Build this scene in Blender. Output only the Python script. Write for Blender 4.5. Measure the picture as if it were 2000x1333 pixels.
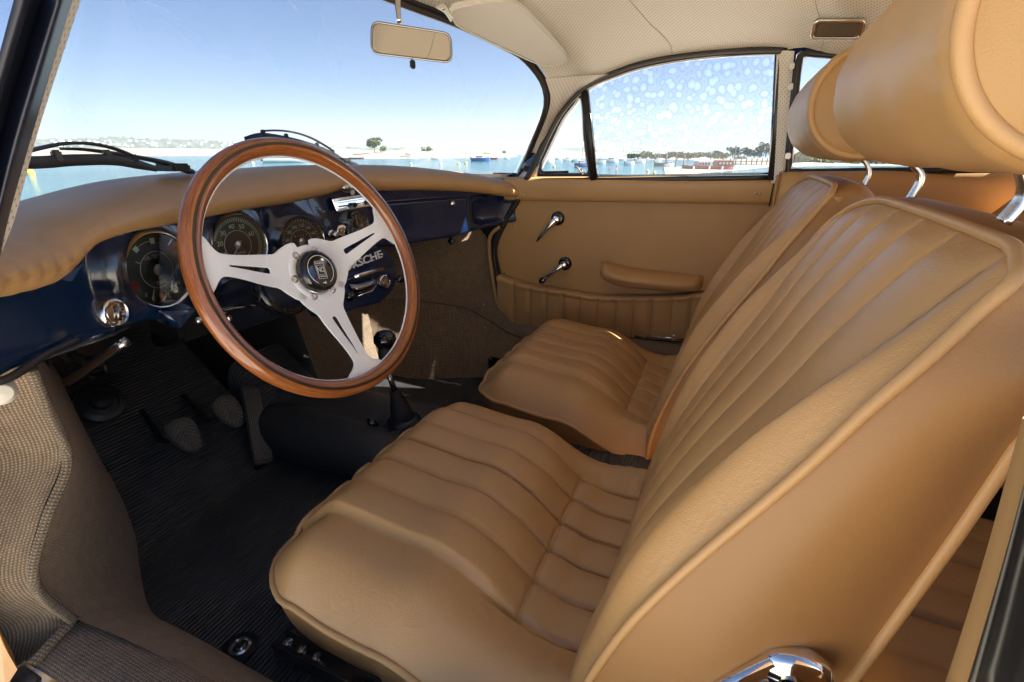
import bpy, bmesh, math, random
import numpy as np
from mathutils import Vector, Matrix
random.seed(7); RNG = np.random.RandomState(7)
for o in list(bpy.data.objects): bpy.data.objects.remove(o)
scene = bpy.context.scene
COL = scene.collection
R = math.radians
# ------------------------------------------------------------------ camera, sky, sun, exposure
CZ, FPX, PIT, YAW = 0.72, 950.0, R(21.3), R(67.0)
cd = bpy.data.cameras.new('camera'); cam = bpy.data.objects.new('camera', cd); COL.objects.link(cam)
cam.location = (0, 0, CZ); cam.rotation_euler = (R(90) - PIT, 0, -YAW)
cd.sensor_width = 36; cd.lens = FPX / 2000 * 36; cd.clip_start = 0.02; cd.clip_end = 6000
scene.camera = cam
SUN_EL, SUN_AZ = R(38), R(162)            # azimuth clockwise from +Y
w = bpy.data.worlds.new("World"); scene.world = w; w.use_nodes = True
nt = w.node_tree; nt.nodes.clear()
sky = nt.nodes.new('ShaderNodeTexSky'); sky.sky_type = 'NISHITA'; sky.sun_disc = False
sky.sun_elevation = SUN_EL; sky.sun_rotation = SUN_AZ; sky.altitude = 0; sky.air_density = 0.8; sky.dust_density = 0.15; sky.ozone_density = 1.6
bg = nt.nodes.new('ShaderNodeBackground'); bg.inputs[1].default_value = 0.05 * .62
wo = nt.nodes.new('ShaderNodeOutputWorld'); tintn = nt.nodes.new('ShaderNodeMix'); tintn.data_type = 'RGBA'; tintn.blend_type = 'MULTIPLY'; tintn.inputs[0].default_value = 1; tintn.inputs[7].default_value = (.86, .94, 1.08, 1)
nt.links.new(sky.outputs[0], tintn.inputs[6]); nt.links.new(tintn.outputs[2], bg.inputs[0]); nt.links.new(bg.outputs[0], wo.inputs[0])
sd = bpy.data.lights.new('sun', 'SUN'); sd.energy = 5.0; sd.angle = R(0.5); sd.color = (1, .95, .86)
sun = bpy.data.objects.new('sun', sd); COL.objects.link(sun)
sdir = Vector((math.sin(SUN_AZ) * math.cos(SUN_EL), math.cos(SUN_AZ) * math.cos(SUN_EL), math.sin(SUN_EL)))
sun.rotation_euler = sdir.to_track_quat('Z', 'Y').to_euler()
scene.view_settings.view_transform = 'Standard'; scene.view_settings.look = 'None'
scene.view_settings.exposure = 2.55; scene.view_settings.gamma = 1
scene.view_settings.use_curve_mapping = False
scene.cycles.max_bounces = 10; scene.cycles.diffuse_bounces = 5; scene.cycles.glossy_bounces = 5
scene.cycles.transparent_max_bounces = 12; scene.cycles.transmission_bounces = 4
scene.cycles.caustics_reflective = False; scene.cycles.caustics_refractive = False
scene.cycles.sample_clamp_indirect = 6; scene.cycles.use_denoising = True

# ------------------------------------------------------------------ geometry helpers
sy, cy, sp, cp = math.sin(YAW), math.cos(YAW), math.sin(PIT), math.cos(PIT)
FW = np.array([sy * cp, cy * cp, -sp]); RT = np.array([cy, -sy, 0.0]); UP = np.cross(RT, FW); CC = np.array([0, 0, CZ])
def ray(p): return FW + RT * (p[0] - 1000) / FPX + UP * (666.5 - p[1]) / FPX
def at(p, X=None, Y=None, Z=None):
    """the point of the place that stands at depth X, Y or Z along a sight line of the survey photograph"""
    r = ray(p)
    t = X / r[0] if X is not None else Y / r[1] if Y is not None else (Z - CZ) / r[2]
    return CC + r * t
def atpl(p, c, n):
    r = ray(p); return CC + r * (np.dot(np.array(c) - CC, n) / np.dot(r, n))
def V(*a): return np.array(a, float)
def nrm(v): v = np.array(v, float); return v / (np.linalg.norm(v) + 1e-12)
def cr(P, n, closed=False):
    """Catmull-Rom resample by arc length"""
    P = [np.array(p, float) for p in P]
    if len(P) == 2: return [P[0] + (P[1] - P[0]) * t for t in np.linspace(0, 1, n)]
    Q = [P[-1]] + P + [P[0], P[1]] if closed else [2 * P[0] - P[1]] + P + [2 * P[-1] - P[-2]]
    out = []
    for i in range(len(P) if closed else len(P) - 1):
        a, b, c, d = Q[i:i + 4]
        for t in np.linspace(0, 1, 24, endpoint=False):
            out.append(.5 * ((2 * b) + (-a + c) * t + (2 * a - 5 * b + 4 * c - d) * t * t + (-a + 3 * b - 3 * c + d) * t ** 3))
    out.append(P[0] if closed else P[-1])
    out = np.array(out); L = np.r_[0, np.cumsum(np.linalg.norm(np.diff(out, axis=0), axis=1))]
    s = np.linspace(0, L[-1], n, endpoint=not closed)
    return [np.array([np.interp(k, L, out[:, j]) for j in range(out.shape[1])]) for k in s]
def sm(x, a, b):
    t = np.clip((x - a) / (b - a), 0, 1); return t * t * (3 - 2 * t)
WL = {}
def origin_of(parent): return WL.get(parent.name, np.zeros(3)) if parent else np.zeros(3)
def link(name, me, mat, parent=None, smooth=True, loc0=None):
    o = bpy.data.objects.new(name, me); COL.objects.link(o)
    if mat is not None:
        for m in (mat if isinstance(mat, (list, tuple)) else [mat]): me.materials.append(m)
    if parent is not None: o.parent = parent; WL[o.name] = origin_of(parent)
    if smooth and len(me.polygons): me.polygons.foreach_set('use_smooth', [True] * len(me.polygons))
    return o
def mk(name, verts, faces, mat, parent=None, smooth=True, uvs=None, midx=None):
    og = origin_of(parent)
    me = bpy.data.meshes.new(name)
    me.from_pydata([tuple(np.array(v, float) - og) for v in verts], [], faces)
    if uvs is not None:
        ul = me.uv_layers.new(name='UVMap'); dat = np.array([uvs[l.vertex_index] for l in me.loops], float).ravel()
        ul.data.foreach_set('uv', dat)
    if midx is not None: me.polygons.foreach_set('material_index', midx)
    me.update()
    return link(name, me, mat, parent, smooth)
def sharp(o, deg=35):
    me = o.data
    me.polygons.foreach_set('use_smooth', [True] * len(me.polygons))
    try: me.set_sharp_from_angle(angle=R(deg))
    except Exception: pass
    return o
def grid_data(rows, closed_u=False, closed_v=False):
    rows = [[np.array(p, float) for p in r] for r in rows]; n, m = len(rows), len(rows[0])
    A = np.array(rows)
    du = np.linalg.norm(np.diff(A, axis=1), axis=2); u = np.c_[np.zeros(n), np.cumsum(du, axis=1)]
    u = u - u[:, [m // 2]]
    dv = np.linalg.norm(np.diff(A, axis=0), axis=2).mean(axis=1) if n > 1 else np.array([]); v = np.r_[0, np.cumsum(dv)]
    verts = A.reshape(-1, 3); uvs = [(u[i, j], v[i]) for i in range(n) for j in range(m)]
    F = []
    for i in range(n - (0 if closed_v else 1)):
        for j in range(m - (0 if closed_u else 1)):
            i2, j2 = (i + 1) % n, (j + 1) % m
            F.append((i * m + j, i * m + j2, i2 * m + j2, i2 * m + j))
    return list(verts), F, uvs
def grid(name, rows, mat, parent=None, cu=False, cv=False, thick=0, sm_=True):
    v, f, uv = grid_data(rows, cu, cv)
    o = mk(name, v, f, mat, parent, sm_, uv)
    if thick:
        md = o.modifiers.new('t', 'SOLIDIFY'); md.thickness = thick; md.offset = 0
    return o
def frames(P, closed=False, up=None):
    n = len(P); T = []
    for i in range(n):
        a = P[(i - 1) % n] if closed or i > 0 else P[i]; b = P[(i + 1) % n] if closed or i < n - 1 else P[i]
        T.append(nrm(b - a))
    up = V(0, 0, 1) if up is None else np.array(up, float)
    N = []
    for t in T:
        k = up - t * np.dot(up, t)
        if np.linalg.norm(k) < 1e-3: k = V(1, 0, 0) - t * t[0]
        N.append(nrm(k))
    return T, N
def sweep(name, P, prof, mat, parent=None, closed=False, up=None, cap=True, scale=None):
    """prof: list of (a,b): a along side vector (t x up), b along up"""
    P = [np.array(p, float) for p in P]; T, N = frames(P, closed, up); rows = []
    for i, p in enumerate(P):
        S = np.cross(T[i], N[i]); k = 1 if scale is None else scale[i]
        rows.append([p + S * a * k + N[i] * b * k for a, b in prof])
    v, f, uv = grid_data(rows, True, closed)
    if cap and not closed:
        m = len(prof); f.append(tuple(range(m))[::-1]); f.append(tuple(range((len(P) - 1) * m, len(P) * m)))
    return mk(name, v, f, mat, parent, True, uv)
def circ(r, n=12, rb=None): return [(r * math.cos(2 * math.pi * k / n), (rb or r) * math.sin(2 * math.pi * k / n)) for k in range(n)]
def tube(name, P, r, mat, parent=None, closed=False, n=10, res=None, up=None, rb=None, scale=None):
    if res: P = cr(P, res, closed)
    return sweep(name, P, circ(r, n, rb), mat, parent, closed, up, True, scale)
def rrect(w, h, r, k=4):
    out = []
    for cx, cy_, a0 in ((w / 2 - r, h / 2 - r, 0), (-w / 2 + r, h / 2 - r, 90), (-w / 2 + r, -h / 2 + r, 180), (w / 2 - r, -h / 2 + r, 270)):
        for i in range(k + 1):
            a = R(a0 + 90 * i / k); out.append((cx + r * math.cos(a), cy_ + r * math.sin(a)))
    return out
def basis(n, up=(0, 0, 1)):
    n = nrm(n); u = np.cross(up, n)
    if np.linalg.norm(u) < 1e-3: u = V(1, 0, 0)
    u = nrm(u); v = np.cross(n, u); return u, v, n
def extrude(name, pts2, c, u, v, n, d, mat, parent=None, bev=0, seg=2):
    """prism: outline pts2 in plane (c,u,v), thickness d along n (front face at c + n*d)"""
    og = origin_of(parent); bm = bmesh.new()
    P = [np.array(c) + np.array(u) * a + np.array(v) * b - og for a, b in pts2]
    f1 = bm.faces.new([bm.verts.new(p) for p in P])
    r = bmesh.ops.extrude_face_region(bm, geom=[f1]); vs = [g for g in r['geom'] if isinstance(g, bmesh.types.BMVert)]
    bmesh.ops.translate(bm, verts=vs, vec=Vector(np.array(n) * d))
    bmesh.ops.recalc_face_normals(bm, faces=bm.faces)
    if bev:
        top = [e for e in bm.edges if len(e.link_faces) == 2 and e.calc_face_angle(0) > 0.6]
        bmesh.ops.bevel(bm, geom=top, offset=bev, segments=seg, affect='EDGES', clamp_overlap=True)
    me = bpy.data.meshes.new(name); bm.to_mesh(me); bm.free()
    o = link(name, me, mat, parent); return sharp(o, 40)
def box(name, c, size, mat, parent=None, bev=0.002, rot=None, seg=2):
    og = origin_of(parent); bm = bmesh.new(); bmesh.ops.create_cube(bm, size=1)
    bmesh.ops.scale(bm, vec=Vector(size), verts=bm.verts)
    if bev: bmesh.ops.bevel(bm, geom=list(bm.edges), offset=bev, segments=seg, affect='EDGES')
    if rot is not None: bmesh.ops.rotate(bm, cent=(0, 0, 0), matrix=rot, verts=bm.verts)
    bmesh.ops.translate(bm, vec=Vector(np.array(c, float) - og), verts=bm.verts)
    me = bpy.data.meshes.new(name); bm.to_mesh(me); bm.free()
    return sharp(link(name, me, mat, parent), 40)
def lathe(name, prof, c, n, mat, parent=None, seg=32, up=(0, 0, 1), el=(1, 1), cap=True):
    """prof: list of (radius, height along n)"""
    u, v, n = basis(n, up); c = np.array(c, float); rows = []
    for r, h in prof:
        rows.append([c + n * h + (u * math.cos(a) * el[0] + v * math.sin(a) * el[1]) * r for a in np.linspace(0, 2 * math.pi, seg, endpoint=False)])
    vv, f, uv = grid_data(rows, True, False); m = seg
    if cap and prof[0][0] > 1e-5: f.append(tuple(range(m))[::-1])
    if cap and prof[-1][0] > 1e-5: f.append(tuple(range((len(prof) - 1) * m, len(prof) * m)))
    return sharp(mk(name, vv, f, mat, parent, True, uv), 50)
def text(name, s, size, c, u, v, mat, parent=None, ext=0.0003, align='CENTER', sx=1.0, shear=0.0, off=0.0):
    cu = bpy.data.curves.new(name, 'FONT'); cu.body = s; cu.size = size; cu.align_x = align; cu.align_y = 'CENTER'
    cu.extrude = ext; cu.resolution_u = 3; cu.shear = shear; cu.offset = off
    tmp = bpy.data.objects.new('tmp', cu); COL.objects.link(tmp)
    dg = bpy.context.evaluated_depsgraph_get(); me = bpy.data.meshes.new_from_object(tmp.evaluated_get(dg))
    bpy.data.objects.remove(tmp); bpy.data.curves.remove(cu)
    u = nrm(u); v = nrm(v); n = np.cross(u, v); c = np.array(c, float) - origin_of(parent)
    M = Matrix(((u[0] * sx, v[0], n[0], c[0]), (u[1] * sx, v[1], n[1], c[1]), (u[2] * sx, v[2], n[2], c[2]), (0, 0, 0, 1)))
    me.transform(M); me.name = name
    return link(name, me, mat, parent, smooth=False)
def thing(name, label, cat, loc=(0, 0, 0), group=None):
    o = bpy.data.objects.new(name, None); COL.objects.link(o); o.location = Vector(loc); o.empty_display_size = .05
    WL[o.name] = np.array(loc, float); o['label'] = label; o['category'] = cat
    if group: o['group'] = group
    return o
def tag(o, label=None, cat=None, group=None, kind=None):
    if label: o['label'] = label
    if cat: o['category'] = cat
    if group: o['group'] = group
    if kind: o['kind'] = kind
    return o
def screw(c, n, parent, r=.0045, mat=None):
    return lathe('screw', [(r, 0), (r * .95, .0012), (r * .6, .0022), (r * .25, .0024), (r * .2, .0014), (0, .0012)], c, n, mat or M['chrome'], parent, seg=12)

# ------------------------------------------------------------------ materials
M = {}
class NB:
    def __init__(s, name):
        s.m = bpy.data.materials.new(name); s.m.use_nodes = True; s.t = s.m.node_tree; s.b = s.t.nodes['Principled BSDF']; s.out = s.t.nodes['Material Output']
    def n(s, ty, **k):
        x = s.t.nodes.new(ty)
        for a, b in k.items(): setattr(x, a, b)
        return x
    def l(s, a, b): s.t.links.new(a, b)
    def coord(s, kind='Object', scale=(1, 1, 1), rot=(0, 0, 0)):
        tc = s.n('ShaderNodeTexCoord'); mp = s.n('ShaderNodeMapping'); mp.inputs['Scale'].default_value = scale; mp.inputs['Rotation'].default_value = rot
        s.l(tc.outputs[kind], mp.inputs[0]); return mp.outputs[0]
    def noise(s, co, scale, detail=3, rough=.55, dist=0):
        x = s.n('ShaderNodeTexNoise'); x.inputs['Scale'].default_value = scale; x.inputs['Detail'].default_value = detail; x.inputs['Roughness'].default_value = rough
        x.inputs['Distortion'].default_value = dist
        s.l(co, x.inputs['Vector']); return x.outputs['Fac']
    def ramp(s, fac, stops):
        x = s.n('ShaderNodeValToRGB'); e = x.color_ramp.elements
        while len(e) < len(stops): e.new(.5)
        for i, (p, c) in enumerate(stops): e[i].position = p; e[i].color = (*c, 1) if len(c) == 3 else c
        s.l(fac, x.inputs[0]); return x.outputs[0]
    def math(s, op, a, b=None, c=None, clamp=False):
        x = s.n('ShaderNodeMath', operation=op); x.use_clamp = clamp
        for i, q in enumerate((a, b, c)):
            if q is None: continue
            if isinstance(q, (int, float)): x.inputs[i].default_value = q
            else: s.l(q, x.inputs[i])
        return x.outputs[0]
    def bump(s, h, dist, strength=1, prev=None):
        x = s.n('ShaderNodeBump'); x.inputs['Distance'].default_value = dist; x.inputs['Strength'].default_value = strength
        s.l(h, x.inputs['Height'])
        if prev is not None: s.l(prev, x.inputs['Normal'])
        return x.outputs[0]
    def set(s, **k):
        for a, b in k.items():
            nm = {'base': 'Base Color', 'rough': 'Roughness', 'metal': 'Metallic', 'coat': 'Coat Weight', 'coatr': 'Coat Roughness', 'spec': 'Specular IOR Level', 'normal': 'Normal', 'sheen': 'Sheen Weight', 'aniso': 'Anisotropic', 'trans': 'Transmission Weight', 'ior': 'IOR', 'alpha': 'Alpha', 'emis': 'Emission Color', 'emis_s': 'Emission Strength', 'coatn': 'Coat Normal'}[a]
            i = s.b.inputs[nm]
            if isinstance(b, bpy.types.NodeSocket): s.l(b, i)
            else: i.default_value = (*b, 1) if isinstance(b, tuple) and len(b) == 3 else b
        return s
def simple(name, base, rough=.5, metal=0, **k):
    b = NB(name); b.set(base=base, rough=rough, metal=metal, **k); M[name] = b.m; return b.m
def leather(name, c, grain=1.0, rough=.42, wrinkle=.5):
    b = NB(name); co = b.coord()
    v = b.n('ShaderNodeTexVoronoi', feature='DISTANCE_TO_EDGE'); v.inputs['Scale'].default_value = 520; b.l(co, v.inputs['Vector'])
    v2 = b.n('ShaderNodeTexVoronoi', feature='DISTANCE_TO_EDGE'); v2.inputs['Scale'].default_value = 240; b.l(co, v2.inputs['Vector'])
    h1 = b.math('MINIMUM', v.outputs[0], .22); h2 = b.math('MINIMUM', v2.outputs[0], .16)
    h = b.math('ADD', h1, h2)
    w1 = b.noise(co, 26, 4, .6, 1.2)
    bm = b.bump(h, .0011 * grain, .5); bm = b.bump(w1, .004 * wrinkle, .35, bm)
    big = b.noise(co, 5, 2); col = b.ramp(big, [(.3, tuple(x * .93 for x in c)), (.7, tuple(min(1, x * 1.06) for x in c))])
    b.set(base=col, rough=rough, normal=bm, spec=.45); M[name] = b.m; return b.m
TAN = (.54, .310, .125)
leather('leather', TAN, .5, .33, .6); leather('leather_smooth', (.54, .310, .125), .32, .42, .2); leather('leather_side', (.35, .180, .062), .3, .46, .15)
leather('vinyl_tan', (.46, .26, .095), .5, .5, .1); leather('leather_black', (.05, .048, .046), 2.2, .40, .3)
leather('vinyl_tan_shade_seam', (.18, .12, .062), .5, .5, .3)  # bench shade put into a darker tan; seams share it
simple('paint', (.004, .020, .066), .22, 0, coat=1.0, coatr=.04)
simple('paint_dull', (.008, .010, .02), .38, 0)
simple('chrome', (.82, .80, .77), .07, 1.0); simple('chrome_soft', (.62, .6, .57), .24, 1.0); simple('chrome_dark', (.32, .29, .27), .2, 1.0)
simple('rubber', (.018, .016, .016), .42); simple('pedal_rubber', (.055, .052, .048), .5); simple('rubber_matt', (.012, .012, .012), .6); simple('seal_brown', (.035, .028, .025), .33)
simple('black_plastic', (.006, .006, .007), .12, 0, coat=.6); simple('black_matt', (.01, .01, .01), .6); simple('void_black', (.004, .004, .004), .9)
simple('cream', (.72, .66, .5), .4); simple('white_print', (.75, .76, .72), .5); simple('green_print', (.60, .95, .75), .5); simple('red_lamp', (.18, .01, .01), .3)
simple('green_lamp', (.01, .035, .02), .3); simple('dial', (.042, .047, .045), .45); simple('orange', (.6, .12, .03), .5)
simple('silver', (.75, .75, .74), .28, 1.0); simple('steel', (.45, .44, .42), .32, 1.0)
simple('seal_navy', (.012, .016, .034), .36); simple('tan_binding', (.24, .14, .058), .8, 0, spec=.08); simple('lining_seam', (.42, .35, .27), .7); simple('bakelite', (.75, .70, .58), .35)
def mat_alu():
    b = NB('aluminium'); co = b.coord(); n1 = b.noise(co, 12, 3); n2 = b.noise(b.coord(scale=(3, 300, 300)), 3, 3)
    r = b.ramp(n1, [(.3, (.30,) * 3), (.7, (.40,) * 3)]); bm = b.bump(n2, .0002, .25)
    b.set(base=(.93, .95, .965), metal=.04, rough=r, normal=bm); M['aluminium'] = b.m
mat_alu()
def mat_wood(name, c0, c1, c2):
    b = NB(name); co = b.coord('UV', (1, 1, 1)); co2 = b.coord('UV', (260, 14, 1)); co3 = b.coord('UV', (900, 60, 1))
    g = b.noise(co2, 1.0, 4, .65, .4); f = b.noise(co3, 1.0, 2); k = b.math('ADD', b.math('MULTIPLY', g, .7), b.math('MULTIPLY', f, .3))
    col = b.ramp(k, [(.30, c0), (.5, c1), (.72, c2)]); bm = b.bump(f, .0003, .2)
    b.set(base=col, rough=.34, coat=1.0, coatr=.05, normal=bm, spec=.4); M[name] = b.m
mat_wood('wood', (.13, .034, .008), (.31, .092, .020), (.52, .20, .055))
simple('wood_dark', (.02, .012, .008), .35, 0, coat=1, coatr=.06)
def mat_perf(name, c, dot, pitch=.0088, rad=.085):
    b = NB(name); tc = b.n('ShaderNodeTexCoord'); sx = b.n('ShaderNodeSeparateXYZ'); b.l(tc.outputs['UV'], sx.inputs[0])
    def cell(off):
        fx = b.math('FRACT', b.math('ADD', b.math('DIVIDE', sx.outputs[0], pitch), off)); fy = b.math('FRACT', b.math('ADD', b.math('DIVIDE', sx.outputs[1], pitch * 1.15), off))
        dx = b.math('SUBTRACT', fx, .5); dy = b.math('SUBTRACT', fy, .5)
        return b.math('SQRT', b.math('ADD', b.math('MULTIPLY', dx, dx), b.math('MULTIPLY', dy, dy)))
    d = b.math('MINIMUM', cell(0), cell(.5)); m = b.n('ShaderNodeMapRange'); m.inputs[1].default_value = rad; m.inputs[2].default_value = rad + .08
    b.l(d, m.inputs[0]); mask = m.outputs[0]
    mix = b.n('ShaderNodeMix', data_type='RGBA'); b.l(mask, mix.inputs[0]); mix.inputs[6].default_value = (*dot, 1); mix.inputs[7].default_value = (*c, 1)
    co = b.coord(); g = b.noise(co, 420, 2); bm = b.bump(mask, .0005, .6); bm = b.bump(g, .0003, .35, bm)
    b.set(base=mix.outputs[2], rough=.55, normal=bm); M[name] = b.m
mat_perf('perforated', (.84, .77, .66), (.32, .26, .19)); mat_perf('perforated_light', (.78, .72, .63), (.36, .32, .28))
def mat_visor():
    b = NB('visor_vinyl'); co = b.coord(); v = b.n('ShaderNodeTexVoronoi', feature='F1'); v.inputs['Scale'].default_value = 400; b.l(co, v.inputs['Vector'])
    bm = b.bump(v.outputs[0], .0006, .5); b.set(base=(.85, .81, .74), rough=.55, normal=bm); M['visor_vinyl'] = b.m
mat_visor()
def mat_carpet(name, c0, c1, pitch=.0062, knot=.005, along='X', amp=.0016):
    b = NB(name); tc = b.n('ShaderNodeTexCoord'); sx = b.n('ShaderNodeSeparateXYZ'); b.l(tc.outputs['UV'], sx.inputs[0])
    a, c = (sx.outputs[0], sx.outputs[1]) if along == 'X' else (sx.outputs[1], sx.outputs[0])
    wob = b.math('ADD', b.noise(b.coord('UV', (1, 1, 1)), 30, 2), b.math('MULTIPLY', b.noise(b.coord('UV', (1, 1, 1)), 190, 2), .55))
    s1 = b.math('SINE', b.math('ADD', b.math('MULTIPLY', c, 2 * math.pi / pitch), b.math('MULTIPLY', wob, 5.0)))
    s2 = b.math('SINE', b.math('ADD', b.math('MULTIPLY', a, 2 * math.pi / knot), b.math('MULTIPLY', s1, 1.1)))
    r1 = b.math('ADD', b.math('MULTIPLY', s1, .5), .5); r2 = b.math('ADD', b.math('MULTIPLY', s2, .5), .5)
    h = b.math('MULTIPLY', b.math('ADD', b.math('MULTIPLY', r1, .8), .2), b.math('ADD', b.math('MULTIPLY', r2, .72), .28))
    fz = b.noise(b.coord(), 700, 3, .7); mt = b.noise(b.coord(), 55, 3); bl = b.noise(b.coord(), 3, 2)
    f = b.math('ADD', b.math('MULTIPLY', h, .5), b.math('ADD', b.math('MULTIPLY', fz, .38), b.math('MULTIPLY', mt, .22)))
    col = b.ramp(f, [(.25, tuple(x * .55 for x in c0)), (.45, c0), (.82, c1)])
    bm = b.bump(h, amp, .9); bm = b.bump(fz, .0012, .7, bm)
    b.set(base=col, rough=.95, normal=bm, spec=.1, sheen=.15); M[name] = b.m
mat_carpet('carpet', (.20, .14, .088), (.54, .40, .27), .0037, .0034); mat_carpet('carpet_y', (.20, .14, .088), (.54, .40, .27), .0039, .0034, 'Y')
mat_carpet('carpet_fine', (.27, .195, .125), (.60, .46, .32), .0034, .0034, 'X', .0012); mat_carpet('carpet_dark', (.19, .13, .08), (.50, .36, .235), .0044, .0048)
mat_carpet('carpet_dark_y', (.19, .13, .08), (.50, .36, .235), .0044, .0048, 'Y')
mat_carpet('binding', (.16, .12, .08), (.36, .29, .2), .0040, .0040)
def mat_mat():
    b = NB('rubber_mat'); tc = b.n('ShaderNodeTexCoord'); sx = b.n('ShaderNodeSeparateXYZ'); b.l(tc.outputs['UV'], sx.inputs[0])
    s1 = b.math('SINE', b.math('MULTIPLY', sx.outputs[1], 2 * math.pi / .0078)); co = b.coord(); n1 = b.noise(co, 14, 4, .6); n2 = b.noise(co, 300, 3, .7)
    n3 = b.noise(b.coord('UV', (30, 260, 1)), 1, 3, .7)
    bm = b.bump(s1, .0011, .8); bm = b.bump(n2, .0006, .4, bm)
    col = b.ramp(b.math('ADD', b.math('MULTIPLY', n1, .6), b.math('MULTIPLY', n3, .4)), [(.35, (.028, .028, .028)), (.62, (.062, .061, .060)), (.8, (.15, .148, .145))])
    b.set(base=col, rough=b.ramp(n1, [(.3, (.42,) * 3), (.7, (.62,) * 3)]), normal=bm); M['rubber_mat'] = b.m
mat_mat()
def mat_glass(name, tint=(.97, .985, .985), spots=False, dirt=.015):
    m = bpy.data.materials.new(name); m.use_nodes = True; t = m.node_tree; t.nodes.clear(); N = lambda ty: t.nodes.new(ty)
    tr = N('ShaderNodeBsdfTransparent'); tr.inputs[0].default_value = (*tint, 1); gl = N('ShaderNodeBsdfGlossy'); gl.inputs[1].default_value = 0.0; gl.inputs[0].default_value = (1, 1, 1, 1)
    fr = N('ShaderNodeFresnel'); fr.inputs[0].default_value = 1.5; mx = N('ShaderNodeMixShader'); out = N('ShaderNodeOutputMaterial')
    t.links.new(fr.outputs[0], mx.inputs[0]); t.links.new(tr.outputs[0], mx.inputs[1]); t.links.new(gl.outputs[0], mx.inputs[2])
    if spots:      # stress pattern of toughened side glass
        tc = N('ShaderNodeTexCoord'); ns = N('ShaderNodeTexNoise'); ns.inputs['Scale'].default_value = 22; ns.inputs['Detail'].default_value = 1; t.links.new(tc.outputs['UV'], ns.inputs['Vector'])
        va = N('ShaderNodeVectorMath'); va.operation = 'MULTIPLY_ADD'; va.inputs[1].default_value = (.022, .022, .022); t.links.new(ns.outputs['Color'], va.inputs[0]); t.links.new(tc.outputs['UV'], va.inputs[2])
        v = N('ShaderNodeTexVoronoi'); v.feature = 'F1'; v.inputs['Scale'].default_value = 46; v.inputs['Randomness'].default_value = .8; t.links.new(va.outputs[0], v.inputs['Vector'])
        rp = N('ShaderNodeValToRGB'); e = rp.color_ramp.elements; e[0].position = 0; e[0].color = (.88, .90, .93, 1); e[1].position = .32; e[1].color = (.80, .83, .88, 1)
        for p_, c_ in ((.50, (.54, .60, .70, 1)), (.64, (.68, .73, .81, 1)), (.85, (.58, .64, .74, 1))):
            q = e.new(p_); q.color = c_
        t.links.new(v.outputs['Distance'], rp.inputs[0])
        sp_ = N('ShaderNodeSeparateXYZ'); t.links.new(tc.outputs['UV'], sp_.inputs[0]); mr = N('ShaderNodeMapRange'); t.links.new(sp_.outputs[1], mr.inputs[0])
        mr.inputs[1].default_value = .03; mr.inputs[2].default_value = .07
        mxc = N('ShaderNodeMix'); mxc.data_type = 'RGBA'; t.links.new(mr.outputs[0], mxc.inputs[0]); mxc.inputs[6].default_value = (*tint, 1); t.links.new(rp.outputs[0], mxc.inputs[7])
        t.links.new(mxc.outputs[2], tr.inputs[0])
    t.links.new(mx.outputs[0], out.inputs[0]); M[name] = m
mat_glass('glass', (.76, .79, .81)); mat_glass('glass_spots', (.76, .78, .80), True); mat_glass('glass_dial', (.98, .98, .98))
def mat_water():
    b = NB('water'); co = b.coord(scale=(1, 1.0, 1)); n1 = b.noise(co, .9, 4, .6, .5); n2 = b.noise(co, 4.5, 3, .6)
    h = b.math('ADD', n1, b.math('MULTIPLY', n2, .3)); bm = b.bump(h, .22, 1)
    col = b.ramp(b.noise(co, .03, 3), [(.35, (.018, .10, .135)), (.65, (.03, .145, .18))])
    b.set(base=col, rough=.12, spec=.5, ior=1.33, normal=bm); M['water'] = b.m
mat_water()
def mat_noise(name, c0, c1, scale=2, rough=.9, lo=.35, hi=.65, bump=0, det=4, kind='Object'):
    b = NB(name); co = b.coord(kind); n1 = b.noise(co, scale, det, .6); b.set(base=b.ramp(n1, [(lo, c0), (hi, c1)]), rough=rough, spec=.2)
    if bump: b.set(normal=b.bump(n1, bump, .8))
    M[name] = b.m
mat_noise('sand', (.68, .61, .50), (.79, .73, .62), .8, bump=.05); mat_noise('dune_sand', (.29, .255, .20), (.37, .335, .275), .02)  # near sand paled to bounce more fill light into the cabin
mat_noise('forest', (.07, .095, .075), (.15, .18, .14), .05, det=6); mat_noise('forest_near', (.035, .06, .02), (.12, .15, .06), .5, det=6)  # far forest greyed, with haze mixed into its colour
mat_noise('scrub', (.10, .12, .05), (.34, .31, .18), .3, det=6); mat_noise('leaf', (.05, .085, .03), (.15, .18, .07), 3)
mat_noise('bark', (.08, .05, .035), (.16, .11, .08), 8)
simple('hull_white', (.5, .5, .49), .3); simple('hull_blue', (.02, .07, .22), .3); simple('hull_red', (.17, .02, .03), .4); simple('boat_dark', (.03, .035, .045), .4)
simple('canvas_blue', (.03, .08, .2), .7); simple('post_wood', (.10, .08, .065), .8); simple('buoy_yellow', (.75, .6, .06), .4); simple('buoy_white', (.8, .8, .78), .4)
simple('skin', (.42, .22, .14), .5); simple('hair', (.03, .02, .015), .6); simple('roof_tile', (.42, .2, .12), .8); simple('wall_plaster', (.7, .66, .58), .8)
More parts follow.
